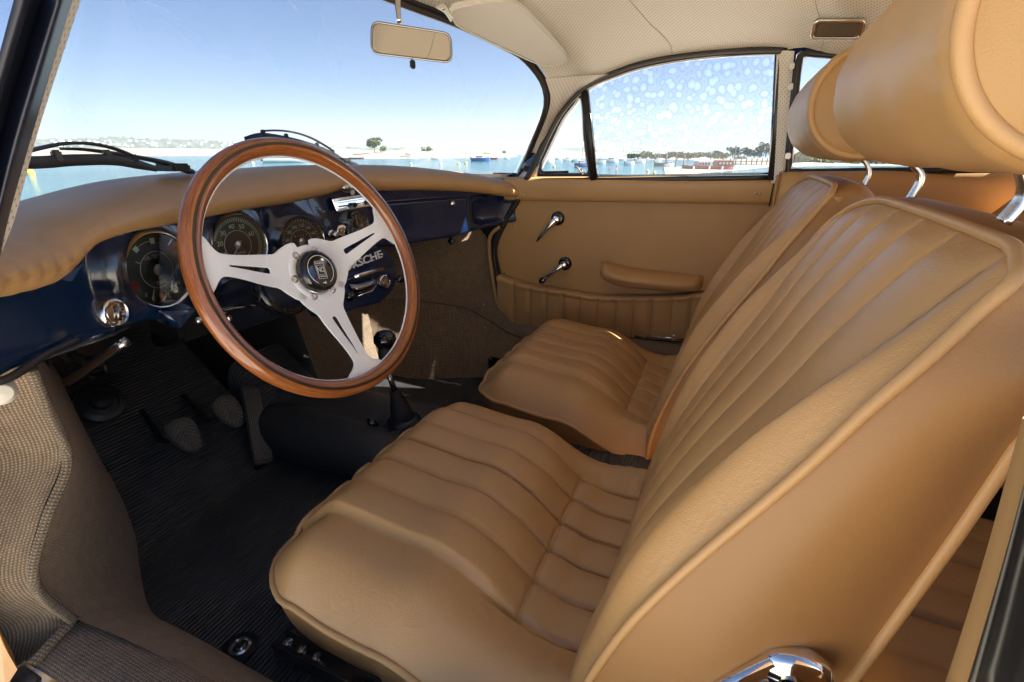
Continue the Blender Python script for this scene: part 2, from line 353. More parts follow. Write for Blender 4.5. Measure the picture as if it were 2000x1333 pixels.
# ================================================================== THE BAY OUTSIDE
WZ = -1.3
def wat(p): return at(p, Z=WZ)
mk('water', [(-3500, -3500, WZ), (3500, -3500, WZ), (3500, 3500, WZ), (-3500, 3500, WZ)], [(0, 1, 2, 3)], M['water'], smooth=False)['kind'] = 'structure'
def beach_ground():
    rows = []
    for k in range(41):
        a = 2 * math.pi * k / 40; r = []
        big = sm(math.cos(a - R(215)), .25, .7)     # unseen beach stretched behind and left of the car to bounce light inside
        for t0 in (0, 2, 5, 7.5, 9, 10.5, 12, 14):
            t = t0 * (1 + 14 * big); z = -.42 if t0 < 7 else -.42 - (t0 - 7) * .16
            r.append(V(.85 + math.cos(a) * t * 1.0, .2 + math.sin(a) * t, z + .0015 * t0 * math.sin(a * 6 + t0)))
        rows.append(r)
    o = grid('sand', rows, M['sand']); o['kind'] = 'structure'
beach_ground()
def land(name, base, top, mat, depth, kind='structure', rough_px=0.0, n=90, rows_n=5, seed=1):
    """a strip of land: waterline traced in plan, ridge line standing `depth` metres further back"""
    rr = random.Random(seed); B = cr([wat(p) for p in base], n); T2 = cr([V(*p) for p in top], n); B2 = cr([V(*p) for p in base], n)
    rows = []
    for j in range(rows_n + 2):
        k = min(1, j / rows_n); r = []
        for i in range(n):
            d = nrm(ray((T2[i][0], 296)) * V(1, 1, 0)); dist = np.linalg.norm((B[i] - CC)[:2]) + depth
            sl = ray((T2[i][0], T2[i][1])); hz = CZ + sl[2] / np.linalg.norm(sl[:2]) * dist
            hz = max(hz, WZ + .2); b = B[i]; tp = V(d[0] * dist, d[1] * dist, hz)
            p = b + (tp - b) * V(k, k, k ** 1.3)
            p[2] += (rr.random() - .5) * rough_px * dist / FPX * (0 if j == 0 else 1)
            if j == rows_n + 1: p = tp + d * depth * .6; p[2] = WZ - 1
            r.append(p)
        rows.append(r)
    o = grid(name, rows, mat); o['kind'] = kind; return o
# far forest hills on the left, with pale houses, and the sand spit in front of them
land('hill', [(-300, 299.5), (60, 299.3), (300, 299.3), (520, 299.3), (800, 299.3), (1150, 299.3)], [(-300, 268), (80, 271), (180, 271), (230, 268), (300, 272), (380, 273), (470, 279), (560, 284), (700, 288), (800, 289), (930, 291), (1150, 292)], M['forest'], 160, rough_px=3.5, n=260, seed=3)
land('hill', [(900, 299.6), (1300, 299.6), (1700, 299.6)], [(900, 291), (1080, 292), (1130, 288), (1180, 294), (1260, 296), (1500, 296), (1700, 296)], M['forest'], 200, rough_px=1.5, n=120, seed=5)
land('dune', [(770, 303), (900, 303), (1050, 302.5), (1300, 302.5)], [(770, 296), (800, 289), (850, 288.5), (900, 291), (950, 289.5), (1010, 290), (1070, 288.5), (1130, 296), (1300, 299)], M['dune_sand'], 120, n=80, seed=8)
land('beach', [(-300, 307), (60, 306), (250, 305.5), (420, 304.5), (560, 303.5)], [(-300, 287), (60, 290), (180, 289), (300, 290), (420, 291), (560, 293)], M['dune_sand'], 40, rough_px=.8, n=120, seed=9)
land('beach', [(540, 306), (640, 309), (720, 310.5), (840, 309.5), (960, 309), (1010, 307)], [(540, 290), (640, 289), (720, 294), (800, 295), (900, 300), (1010, 301)], M['dune_sand'], 30, rough_px=.8, n=120, seed=11)
land('beach', [(1040, 309), (1180, 310), (1320, 312), (1420, 318), (1560, 322), (1800, 318), (2300, 318)], [(1040, 303), (1180, 304), (1320, 306), (1420, 309), (1560, 308), (1800, 306), (2300, 300)], M['dune_sand'], 25, n=80, seed=12)
land('shore', [(1300, 345), (1380, 338), (1460, 331), (1530, 326), (1700, 324), (2100, 324)], [(1300, 345), (1380, 336), (1460, 326), (1530, 320), (1700, 314), (2100, 310)], M['dune_sand'], 20, n=60, seed=13)

def foliage(name, c, rx, rz, mat, parent=None, n=500, size=.35, seed=1, flat=.6, lobes=6):
    rr = np.random.RandomState(seed); L = [(rr.uniform(-.6, .6), rr.uniform(-.6, .6), rr.uniform(-.35, .6), rr.uniform(.3, .55)) for _ in range(lobes)]
    vs, fs = [], []
    for i in range(n):
        lx, ly, lz, lr = L[i % lobes]; d = rr.normal(size=3); d /= np.linalg.norm(d); q = V(lx, ly, lz) + d * lr * rr.uniform(.55, 1.05)
        p = np.array(c) + q * V(rx, rx, rz); a = nrm(rr.normal(size=3)); b = nrm(np.cross(a, rr.normal(size=3))); s = size * rr.uniform(.6, 1.3); k = len(vs)
        vs += [p + a * s, p + b * s * flat, p - a * s, p - b * s * flat]; fs.append((k, k + 1, k + 2, k + 3))
    return mk(name, vs, fs, mat, parent, False)
def tree(px, ybase, ytop, dist_base_y, width_px, label, cat='tree', group=None, seed=1, mat='leaf', n=500, name='pine_tree', trunk=True):
    b = wat((px, dist_base_y)); dist = np.linalg.norm((b - CC)[:2]); s = dist / 1000
    z0 = CZ - (ybase - 296.1) * s; h = (ybase - ytop) * s; t = thing(name, label, cat, (b[0], b[1], z0), group); rx = width_px * s / 2
    cz = z0 + h * (.62 if trunk else .5)
    foliage('crown', (b[0], b[1], cz), rx, h * (.42 if trunk else .55), M[mat], t, n, rx * .13, seed, lobes=9)
    tube('trunk', [(b[0], b[1], z0 - .5), (b[0] + .02 * h, b[1], z0 + h * .35), (b[0] - .02 * h, b[1], z0 + h * .7)], max(.05, h * .035), M['bark'], t, n=6, res=5)
    return t
tree(733, 297, 272, 308, 36, 'round dark green pine alone on the far sand spit', seed=21, n=900)
tree(752, 298, 286, 308, 22, 'low olive bush right beside the lone pine on the spit', 'bush', seed=22, name='bush', trunk=False, n=300)
tree(833, 298, 287, 305, 24, 'small dark shrub on the dune behind the moored cabin boat', 'bush', seed=23, name='bush', trunk=False, n=300)
tree(985, 304, 295, 306, 13, 'small pine at the right end of the pale dune', seed=24, n=200)
for i, (x, wd, lb) in enumerate(((860, 40, 'left'), (900, 46, 'middle'), (938, 40, 'right'))):
    tree(x, 305, 299.5, 306, wd, 'low scrub along the foot of the dune, %s clump of the three' % lb, 'bush', 'scrub clumps at the foot of the dune', 30 + i, 'leaf', 240, 'bush', False)
spots = [(1245, 309, 8, 30), (1262, 307, 11, 28), (1280, 308, 9, 26), (1300, 308, 8, 26), (1322, 307, 10, 28), (1345, 308, 9, 26), (1366, 307, 10, 24), (1388, 308, 12, 26), (1408, 309, 12, 24), (1430, 306, 19, 20), (1452, 307, 17, 22), (1472, 308, 20, 20), (1494, 306, 24, 24), (1516, 308, 24, 24)]
wh = ['first', 'second', 'third', 'fourth', 'fifth', 'sixth', 'seventh', 'eighth', 'ninth', 'tenth', 'eleventh', 'twelfth', 'thirteenth', 'fourteenth']
for i, (x, yb, h, wd) in enumerate(spots):
    tree(x, yb + 5, yb - h, 313, wd + 8, '%s dark tree from the left in the shore tree line seen through the door window' % wh[i], 'tree', 'trees along the right hand shore', 50 + i, 'forest_near', 420, 'tree')
for i, x in enumerate((1560, 1600, 1640, 1690, 1740, 1800, 1860)):
    tree(x, 320, 296 + 5 * (i % 3), 322, 60, '%s green bush from the left behind the rear side window' % wh[i], 'bush', 'bushes behind the rear side window', 80 + i, 'scrub', 500, 'bush', False)
def house():
    b = wat((1448, 313)); s = np.linalg.norm((b - CC)[:2]) / 1000; t = thing('house', 'small pale house with low red roof among the shore trees', 'house', (b[0], b[1], WZ))
    z = CZ - (312 - 296.1) * s; wdt = 16 * s; u = nrm(V(RT[0], RT[1], 0)); v = V(-u[1], u[0], 0)
    def q(a, d, zz): return b + u * a + v * d + V(0, 0, zz - b[2])
    h = 5 * s; vs = [q(a, d, zz) for zz in (z, z + h) for a, d in ((-wdt / 2, 0), (wdt / 2, 0), (wdt / 2, wdt * .6), (-wdt / 2, wdt * .6))]
    mk('wall', vs, [(0, 1, 5, 4), (1, 2, 6, 5), (2, 3, 7, 6), (3, 0, 4, 7)], M['wall_plaster'], t, False)
    e = wdt * .56; r = [q(-e, -.4, z + h), q(e, -.4, z + h), q(e, wdt * .7, z + h), q(-e, wdt * .7, z + h), q(-e * .7, wdt * .3, z + h + 2.6 * s), q(e * .7, wdt * .3, z + h + 2.6 * s)]
    mk('roof', r, [(0, 1, 5, 4), (2, 3, 4, 5), (1, 2, 5), (3, 0, 4)], M['roof_tile'], t, False)
house()
def boat(x, y, wpx, label, hull='hull_white', cabin=True, mast=0, ang=0.15, group='boats moored in the bay', cab='hull_white', dark=False, name='motor_boat', hh=.11):
    c = wat((x, y)); dist = np.linalg.norm((c - CC)[:2]); s = dist / 1000; L = wpx * s; B = L * .3; H = L * hh + .25
    az = math.atan2(RT[1], RT[0]) + ang + (0 if True else 0); u = V(math.cos(az), math.sin(az), 0); v = V(-u[1], u[0], 0); t = thing(name, label, 'boat', (c[0], c[1], WZ), group)
    rows = []
    for k in np.linspace(-1, 1, 13):
        wd = B / 2 * (1 - max(0, k) ** 2.4) * (.86 + .14 * min(1, (k + 1) * 2)); sh = H * (1 + .25 * max(0, k) ** 2); r = []
        for a in np.linspace(0, 1, 5): r.append(c + u * (k * L / 2) + v * (-wd * (1 - .35 * (1 - a) ** 2) if 1 else 0) + V(0, 0, -.15 + (sh + .15) * a))
        for a in np.linspace(1, 0, 5): r.append(c + u * (k * L / 2) + v * (wd * (1 - .35 * (1 - a) ** 2)) + V(0, 0, -.15 + (sh + .15) * a))
        rows.append(r)
    vv, f, uv = grid_data(rows, False, False); f.append(tuple(range(10))); sharp(mk('hull', vv, f, M[hull], t), 50)
    if cabin:
        cc = c - u * L * .05 + V(0, 0, H + H * .35); rot = Matrix.Rotation(az, 3, 'Z')
        box('cabin', cc, (L * .34, B * .66, H * .75), M[cab], t, min(.12, H * .12), rot); box('cabin_window', cc + V(0, 0, H * .12), (L * .35, B * .67, H * .22), M['boat_dark'], t, 0, rot)
    if dark: box('canopy', c - u * L * .1 + V(0, 0, H * 2.15), (L * .26, B * .7, H * .16), M['canvas_blue'], t, .03, Matrix.Rotation(az, 3, 'Z'))
    if mast:
        mh = mast * s; tube('mast', [c + V(0, 0, H), c + V(.1, 0, H + mh)], max(.04, .30 * s), M['hull_white'] if mast < 40 else M['steel'], t, n=5)
    if not mast and not dark: box('outboard_motor', c - u * L * .5 + V(0, 0, H * .9), (L * .06, B * .2, H * .9), M['boat_dark'], t, .02, Matrix.Rotation(az, 3, 'Z'))
    return t
boat(799, 309.5, 32, 'white cabin boat with dark canopy moored before the spit', mast=30, dark=True, name='cabin_boat')
boat(568, 318, 90, 'white launch hull seen low over the dash through the wheel', cabin=False, name='launch', ang=.5, hh=.05)
boat(853, 312.5, 20, 'small white dinghy left of centre in the windscreen bay', cabin=False, name='dinghy')
boat(938, 315.5, 36, 'white boat with dark blue waterline near the windscreen corner', 'hull_blue', cabin=True)
boat(965, 312, 14, 'small red dinghy behind the white boat by the windscreen corner', 'hull_red', cabin=False, name='dinghy')
boat(697, 311, 26, 'long low red canoe at the edge of the spit', 'hull_red', cabin=False, name='canoe', hh=.03)
boat(990, 311, 10, 'tiny white skiff at the far right of the windscreen', cabin=False, name='skiff')
boat(1068, 319, 30, 'white motor boat at the lower left of the quarter light window', hh=.2)
boat(1088, 312, 20, 'distant white boat behind the nearest one in the quarter light', cabin=False, name='skiff')
boat(1110, 316, 20, 'boat with blue spray hood in the quarter light window', dark=True)
boat(1126, 316, 14, 'small open white boat between the two blue ones', cabin=False, name='dinghy')
boat(1136, 326, 28, 'bright blue hulled boat nearest the quarter light pillar', 'hull_blue', mast=46, name='sailing_boat')
boat(1174, 320, 19, 'white boat with blue cover just right of the window pillar', dark=True)
boat(1195, 318, 26, 'long white sailing boat second from the window pillar', mast=26, name='sailing_boat')
boat(1216, 314, 14, 'far sailing boat with the tallest mast in the door window', cabin=False, mast=42, name='sailing_boat')
boat(1229, 322, 20, 'low open white boat below the far tree line', cabin=False, name='dinghy')
boat(1250, 318, 22, 'white cabin boat before the first dark trees', hh=.14)
boat(1284, 317, 16, 'white sailing boat with tall mast before the tree line', mast=34, name='sailing_boat')
boat(1290, 325, 24, 'grey white low boat with dark hull line', 'boat_dark', cabin=False, name='dinghy')
boat(1306, 327, 20, 'pale grey boat nearest the brown posts', cabin=True, hh=.12)
def barge():
    c = wat((1382, 332)); s = np.linalg.norm((c - CC)[:2]) / 1000; L = 92 * s; az = math.atan2(RT[1], RT[0]) - .02; rot = Matrix.Rotation(az, 3, 'Z'); u = V(math.cos(az), math.sin(az), 0)
    t = thing('workboat', 'long dark red workboat with white wheelhouse moored by the posts', 'boat', (c[0], c[1], WZ)); v = V(-u[1], u[0], 0); rows = []
    for k in np.linspace(-1, 1, 11):
        wd = 1.2 * (1 - abs(k) ** 4 * .7); rows.append([c + u * k * L / 2 + v * a + V(0, 0, z + (.12 * abs(k) ** 3 if z > 0 else 0)) for a, z in ((-wd * .8, -.1), (-wd, .42), (wd, .42), (wd * .8, -.1))])
    vv, f, uv = grid_data(rows); f += [(0, 1, 2, 3), tuple(range(40, 44))]; sharp(mk('hull', vv, f, M['hull_red'], t, False), 30)
    for a, l, hgt, m, nm in ((-.12, .26, .55, 'hull_white', 'wheelhouse'), (.28, .3, .62, 'hull_red', 'cabin')):
        q = c + u * L * a + V(0, 0, .42 + hgt / 2); box(nm, q, (L * l, 1.6, hgt), M[m], t, .06, rot)
        for k in range(4): box('cabin_window', q + u * L * l * (k - 1.5) * .22 - v * .8, (L * l * .13, .03, hgt * .4), M['boat_dark'] if m == 'hull_white' else M['hull_white'], t, 0, rot)
    for k in (-.35, -.05, .2, .42): tube('fender', [c + u * L * k - v * 1.25 + V(0, 0, .05), c + u * L * k - v * 1.25 + V(0, 0, .38)], .09, M['buoy_white'], t, n=8)
barge()
for i, (x, y0, y1, rr_) in enumerate(((1318, 331, 300, 'tall leaning mooring post left of the red workboat'), (1334, 330, 306, 'second mooring post from the left beside the red workboat'), (1300, 325, 303, 'thin far post behind the pale grey boat'), (1432, 322, 290, 'tall thin post rising above the shore trees'))):
    c = wat((x, y0)); s = np.linalg.norm((c - CC)[:2]) / 1000
    tag(tube('mooring_post', [c - V(0, 0, .3), c + V(.15 * s * 10, 0, (y0 - y1) * s)], 1.0 * s, M['post_wood'], n=7), rr_, 'post', 'mooring posts by the red workboat')
def jetty():
    t = thing('jetty', 'low brown wooden jetty on posts right of the red workboat', 'jetty', tuple(wat((1480, 323))))
    a, b = wat((1425, 326)), wat((1535, 324)); d = (b - a); up = V(0, 0, .75); w2 = nrm(V(-d[1], d[0], 0)) * 1.0
    vs = [a + up, b + up, b + up + w2, a + up + w2]; vs += [p - V(0, 0, .18) for p in vs]
    mk('deck', vs, [(0, 1, 2, 3), (7, 6, 5, 4), (0, 4, 5, 1), (1, 5, 6, 2), (2, 6, 7, 3), (3, 7, 4, 0)], M['post_wood'], t, False)
    for k in np.linspace(0, 1, 12): tube('post', [a + d * k - V(0, 0, .2), a + d * k + V(0, 0, 1.1)], .09, M['post_wood'], t, n=6)
jetty()
for x, y, m, l in ((60, 340, 'buoy_yellow', 'pale yellow buoy beside the left windscreen pillar'), (803, 322.5, 'buoy_white', 'cream buoy under the cabin boat'), (861, 322, 'buoy_white', 'cream buoy floating left of two others in the windscreen'), (896, 322, 'buoy_yellow', 'pale buoy, middle of the right hand windscreen row'), (910, 321, 'buoy_yellow', 'yellow buoy, last of the right hand windscreen row'), (1082, 327, 'buoy_yellow', 'yellow buoy in the quarter light window'), (1265, 336, 'buoy_yellow', 'yellow buoy low in the middle of the door window'), (1278, 339, 'buoy_yellow', 'yellow buoy partly behind the lower window edge'), (494, 321, 'buoy_white', 'white buoy seen through the wheel above the dash')):
    c = wat((x, y)); s = np.linalg.norm((c - CC)[:2]) / 1000; r = (5 if x == 60 else 2.9) * s
    tag(lathe('buoy', [(0, -r * .6)] + [(r * math.sin(a), -r * math.cos(a)) for a in np.linspace(.8, 2.8, 9)] + [(r * .15, r), (r * .15, r * 1.25), (0, r * 1.25)], c + V(0, 0, r * .3), (0, 0, 1), M[m], seg=14), l, 'buoy', 'mooring buoys')
def bather(x, y, s_px, label):
    c = wat((x, y)); s = np.linalg.norm((c - CC)[:2]) / 1000; h = s_px * s   # visible height above water
    vts = [(0, 0, 0), (0, 0, h * .3), (0, .0, h * .62), (0, 0, h * .72), (0, 0, h * .9), (-.17 * h, 0, h * .6), (-.26 * h, -.03, h * .36), (-.18 * h, -.12 * h, h * .16), (.17 * h, 0, h * .6), (.26 * h, -.03, h * .36), (.18 * h, -.12 * h, h * .16)]
    ed = [(0, 1), (1, 2), (2, 3), (3, 4), (2, 5), (5, 6), (6, 7), (2, 8), (8, 9), (9, 10)]; rad = [.14, .13, .13, .055, .1, .06, .045, .03, .06, .045, .03]
    bm = bmesh.new(); sk = bm.verts.layers.skin.verify(); bv = [bm.verts.new(V(*p) + c) for p in vts]; [bm.edges.new((bv[i], bv[j])) for i, j in ed]
    for v_, r_ in zip(bv, rad): v_[sk].radius = (r_ * h, r_ * h * .8)
    bv[0][sk].use_root = True; me = bpy.data.meshes.new('person'); bm.to_mesh(me); bm.free(); o = bpy.data.objects.new('person', me); COL.objects.link(o); me.materials.append(M['skin'])
    o.modifiers.new('s', 'SKIN').use_smooth_shade = True; o.modifiers.new('d', 'SUBSURF').render_levels = 1
    tag(o, label, 'person')
    hc = c + V(0, .02, h * .93); lathe('hair', [(0, h * .12), (h * .07, h * .09), (h * .10, 0.02 * h), (h * .09, -.03 * h)], hc, (0, 0, 1), M['hair'], o, seg=12)
bather(1190, 331, 8, 'person wading waist deep, left of the two in the bay'); bather(1203.5, 338, 12, 'person standing waist deep, right and nearer of the two bathers')

def village():
    rr = random.Random(4); vs, fs = [], []
    for i in range(90):
        px_ = rr.uniform(90, 470); yy = rr.uniform(276, 288); d = rr.uniform(520, 560); r = ray((px_, yy)); t = d / np.linalg.norm(r[:2]); p = CC + r * t; w_, h_ = rr.uniform(.8, 2.6), rr.uniform(.6, 1.3); u = nrm(V(RT[0], RT[1], 0)); q = nrm(V(-u[1], u[0], 0)); k = len(vs)
        for c_ in ((0, 0, 0), (1, 0, 0), (1, 0, 1), (0, 0, 1), (0, 1, 0), (1, 1, 0), (1, 1, 1), (0, 1, 1)): vs.append(p + u * w_ * c_[0] + q * 3 * c_[1] + V(0, 0, h_ * c_[2]))
        fs += [tuple(k + j for j in f) for f in ((0, 1, 2, 3), (4, 7, 6, 5), (0, 4, 5, 1), (1, 5, 6, 2), (2, 6, 7, 3), (3, 7, 4, 0))]
    o = mk('far_houses', vs, fs, M['wall_plaster'], None, False); o['kind'] = 'stuff'
village()
# ================================================================== CAR BODY
car = thing('car_body', 'dark blue vintage coupe body with cream perforated roof lining, windscreen and carpeted footwells', 'car', (.85, .2, 0))
def Yd(X): return .88 - .27 * ((X - .85) / .65) ** 2
def on(p, f=Yd, off=0.0):
    r = ray(p); ts = np.linspace(.2, 3.2, 6000); g = ts * r[1] - (f(ts * r[0]) + off)
    i = np.where((g[:-1] < 0) & (g[1:] >= 0))[0]; t = ts[i[0]] if len(i) else .8 / r[1]
    return CC + r * t
# windscreen opening, right half traced and mirrored about the car's middle X=.855
XM = .855
def mirrorX(p): return V(2 * XM - p[0], p[1], p[2])
wsR = [at((1000, 348), X=1.525), at((1018, 330), X=1.505), at((1040, 280), X=1.455), at((1062, 225), X=1.42), at((1068, 190), X=1.402), at((1058, 155), X=1.385), at((1030, 118), X=1.35), at((1000, 95), X=1.31), at((900, 45), X=1.14), at((790, 2), X=.98)]
def mirrorW(p): return V(XM - (p[0] - XM) * 1.14, p[1] + (.0 if p[0] < 1.3 else -.0), p[2])
wsL = [V(.27, .80, .65), V(.295, .70, .75), V(.305, .62, .85), V(.335, .56, .93)] + [mirrorX(p) for p in wsR[6:]]
baseW = [V(x, Yd(x) + (.125 if x < 1.3 else .105), .640) for x in (.36, .5, .65, .85, 1.05, 1.2, 1.32, 1.42)]
topc = [V(XM, wsR[-1][1] + .012, wsR[-1][2] + .002)]
ring = wsR + [topc[0]] + wsL[::-1] + baseW
ringc = cr(ring, 150, True)
ws = grid  # windscreen glass: loft between base curve and header curve
side = cr(wsR[:5], 12)
def ws_glass():
    top = cr(wsL[2:] + [topc[0]] + wsR[4:][::-1], 41); bot = cr([wsL[0]] + baseW + [wsR[0]], 41); rows = []
    for k in np.linspace(0, 1, 14): rows.append([b + (t - b) * k + V(0, .035 * math.sin(math.pi * k), 0) * (1 - abs(2 * i / 40 - 1) ** 4) for i, (b, t) in enumerate(zip(bot, top))])
    o = grid('windscreen', rows, M['glass'], car); return o
wsg = ws_glass()
sweep('windscreen_seal', ringc, rrect(.030, .014, .006, 2), M['seal_brown'], wsg, True, up=(0, -1, .3))
tube('seal_bead', [p + V(0, -.010, 0) for p in ringc], .0035, M['rubber'], wsg, True, n=6, up=(0, -1, .3))
# door opening frame curve on the right hand side
dfR = [at((1030, 352), X=1.47), at((1048, 318), X=1.47), at((1085, 240), X=1.465), at((1115, 198), X=1.46), at((1150, 167), X=1.455), at((1200, 145), X=1.452), at((1250, 128), X=1.45), at((1320, 114), X=1.45), at((1400, 105), X=1.45), at((1470, 101), X=1.45), at((1530, 100), X=1.45)]
quR = [at((1560, 98), X=1.43), at((1610, 103), X=1.42), at((1700, 122), X=1.41), at((1850, 170), X=1.36), at((2050, 260), X=1.30)]
def zroof(Y): return 1.045 - .30 * max(0, (Y - .28)) ** 1.6 * 1.0 - .10 * max(0, -.25 - Y) ** 1.5 * 1.6
def roof2():
    """lining lofted along the length: first section is the windscreen header, later sections span rail to rail"""
    hd = [p + V(0, -.012, .004) for p in wsR[4:]] + [topc[0] + V(0, -.012, .004)]
    secs = [hd]
    rail = cr([p + V(0, 0, .003) for p in dfR[4:]] + quR[1:] + [V(1.24, -.90, .80)], 40)
    for p in rail:
        zc = zroof(p[1] + .10); r = []
        for k in np.linspace(0, 1, 12): r.append(V(p[0] + (XM - p[0]) * k, p[1] + .10 * k * k * sm(p[1], -.1, .4), p[2] + (zc - p[2]) * (1 - (1 - k) ** 2.7)))
        secs.append(r)
    S = [cr(s, 40) for s in secs]; A = np.array(S); n = len(S)
    rows = []
    for j in range(40): rows.append(cr([A[0, j], A[0, j] * .45 + A[1, j] * .55 + V(0, 0, .012)] + [A[i, j] for i in range(1, n, 2)], 80))
    B = np.array(rows).transpose(1, 0, 2)   # [along length][across]
    full = [list(r) + [mirrorX(q) for q in list(r)[:-1][::-1]] for r in B]
    return full
RF = roof2()
rl = grid('roof_lining', RF, M['perforated'], car); rl['label'] = 'cream perforated vinyl roof lining'
for x in (18, 36, 52): tube('seam', [p + V(0, 0, -.0006) for p in RF[x]], .0005, M['lining_seam'], rl, n=4)
# outer roof skin so that no light leaks through
grid('roof_skin', [[p + V(0, 0, .02) for p in r] for r in RF], M['paint'], car)
# right A pillar trim, between windscreen seal and door frame seal
pa = cr([wsR[0] + V(-.02, -.03, -.05)] + [p + V(-.004, -.012, 0) for p in wsR[:6]], 24); pb = cr([dfR[0] + V(-.006, .02, -.05)] + [p + V(-.006, .004, 0) for p in dfR[:6]], 24)
grid('pillar_trim', [[a + (b - a) * k + V(-.006 * math.sin(math.pi * k), -.004 * math.sin(math.pi * k), 0) for k in np.linspace(0, 1, 8)] for a, b in zip(pa, pb)], M['perforated_light'], car)['label'] = 'cream perforated trim on the right windscreen pillar'
# outer pillar behind trim
# centre pillar behind the passenger door
bp = [at((1517, 100), X=1.445), at((1506, 345), X=1.452)]; bq = [at((1552, 100), X=1.435), at((1529, 345), X=1.44)]
grid('pillar_trim', [[bp[0] + (bp[1] - bp[0]) * k, (bp[0] + (bp[1] - bp[0]) * k) * .5 + (bq[0] + (bq[1] - bq[0]) * k) * .5 + V(-.006, 0, 0), bq[0] + (bq[1] - bq[0]) * k] for k in np.linspace(0, 1.06, 16)], M['perforated_light'], car)['label'] = 'cream perforated trim on the pillar behind the passenger door'
tube('seal_strip', [at((1513, 104), X=1.44), at((1520, 220), X=1.445) * 1 + V(0, 0, 0), at((1500, 352), X=1.45)], .004, M['rubber'], car, n=6, res=12) if False else None
# rear quarter window, right
def quarter():
    P = [at((1553, 335), X=1.435), at((1541, 322), X=1.435), at((1550, 220), X=1.43), at((1562, 112), X=1.43), at((1585, 106), X=1.43), at((1670, 115), X=1.42), at((1760, 140), X=1.40), at((1900, 200), X=1.34), at((2040, 290), X=1.28), at((2010, 325), X=1.30), at((1900, 332), X=1.36), at((1700, 334), X=1.42)]
    q = sweep('quarter_window_frame', cr(P, 70, True), rrect(.014, .018, .005, 2), M['rubber'], car, True, up=(-1, 0, 0))
    Pi = cr(P, 60, True); c = sum(Pi) / len(Pi)
    for i in range(len(Pi)): Pi[i] = c + (Pi[i] - c) * .97
    tube('frame_trim', Pi, .0035, M['chrome_soft'], q, True, n=6)
    mk('quarter_glass', [c + V(.012, 0, 0)] + [p + V(.012, 0, 0) for p in Pi], [(0, i + 1, (i + 1) % len(Pi) + 1) for i in range(len(Pi))], M['glass'], q)
    for py_ in (130, 170, 305): box('hinge', at((1546 - (py_ - 130) * .04, py_), X=1.425), (.008, .012, .014), M['chrome_soft'], q, .002)
quarter()
# rear side panel with padded ledge below the quarter window
def rear_side():
    a0, a1 = at((1526, 345), X=1.43), at((2060, 340), X=1.38); rows = []
    for k in np.linspace(0, 1, 40):
        b = a0 + (a1 - a0) * k; r = []
        for dx, z in ((.03, .672), (.0, .676), (-.018, .670), (-.028, .655), (-.030, .635), (-.029, .60), (-.026, .584), (-.010, .576)): r.append(V(b[0] + dx, b[1], z + (b[2] - .665) * 1.0))
        rows.append(cr(r, 24))
    o = grid('rear_side_ledge', rows, M['leather_smooth'], car); o['label'] = 'padded tan ledge below the rear side window'
    rows = [[V(1.425 - .0 * k, -.10 - .62 * k, z) for z in np.linspace(.59, .05, 8)] for k in np.linspace(0, 1, 20)]
    p = grid('rear_side_panel', rows, M['vinyl_tan'], car)
    tube('seam', [V(1.418, -.12 - .5 * k, .560 + .004 * k) for k in np.linspace(0, 1, 8)], .002, M['vinyl_tan_shade_seam'], p, n=6)
    # front edge block at the pillar foot
    box('pillar_foot', (1.44, -.118, .60), (.05, .022, .14), M['vinyl_tan'], car, .006)
rear_side()
# floor pan: black ribbed rubber mat
def floor():
    L = [V(.25, .20), V(.25, .35), V(.25, .517), V(.255, .75), V(.34, .96), V(.40, 1.15), V(.46, 1.32)]
    rows = []
    Lc = cr([V(a[0], a[1], 0) for a in L], 60)
    for i, a in enumerate(Lc):
        r = []; y = a[1]
        for k in np.linspace(0, 1, 30):
            x = a[0] + (.745 - a[0]) * k; yy = y + (0 if True else 0)
            z = .9 * max(0, yy - .95); z = z - .0 if yy < .9 or yy > 1.0 else .9 * (yy - .9) ** 2 / .2
            r.append(V(x, yy, z))
        rows.append(r)
    f = grid('floor_mat', rows, M['rubber_mat'], car); f['label'] = 'black ribbed rubber mat in the driver footwell'
    # rest of the floor
    grid('floor_pan', [[V(x, y, -.012) for x in (.10, .7, 1.1, 1.58)] for y in (-1.2, 0, .5, 1.0, 1.5)], M['rubber_matt'], car)
    grid('bulkhead', [[V(x, y, z) for x in (.10, .5, .85, 1.2, 1.58)] for y, z in ((1.40, -.03), (1.42, .2), (1.42, .45), (1.30, .60))], M['black_matt'], car)
    for x_ in (1.57, .13): grid('body_side', [[V(x_, y, z) for z in ((-.03, .3, .615) if y < .72 else (-.03, .3, .60))] for y in (.70, .95, 1.2, 1.42)], M['black_matt'], car)
    grid('body_side', [[V(1.535, y, z) for z in (-.03, .3, .655)] for y in (-1.2, -.5, 0, .4, .72)], M['black_matt'], car)
    grid('door_jamb', [[V(x, -.112, z) for x in (1.41, 1.47, 1.54)] for z in (0, .3, .672)], M['vinyl_tan'], car)
    sweep('cant_rail', cr([p + V(.022, 0, .022) for p in dfR] + [p + V(.022, 0, .022) for p in quR[1:]], 60), rrect(.05, .05, .01, 2), M['paint'], car, up=(-1, 0, .3))
    sweep('door_pillar', [at((1534, 96), X=1.46), at((1520, 352), X=1.475)], rrect(.045, .03, .006, 2), M['paint'], car, up=(-1, 0, 0))
    # firewall above the toe board
    grid('firewall', [[V(x, y, z) for x in np.linspace(.15, 1.56, 12)] for y, z in ((1.32, .30), (1.36, .42), (1.25, .56), (1.02, .62))], M['black_matt'], car)
    # bottom tray of passenger side mat
    rows = [[V(x, y, .004 + .9 * max(0, y - .99)) for x in np.linspace(.93, 1.40 - .18 * sm(y, .55, 1.05), 24)] for y in np.linspace(.15, 1.06, 40)]
    p = grid('floor_mat', rows, M['rubber_mat'], car); p['label'] = 'black ribbed rubber mat in the passenger footwell'
floor()
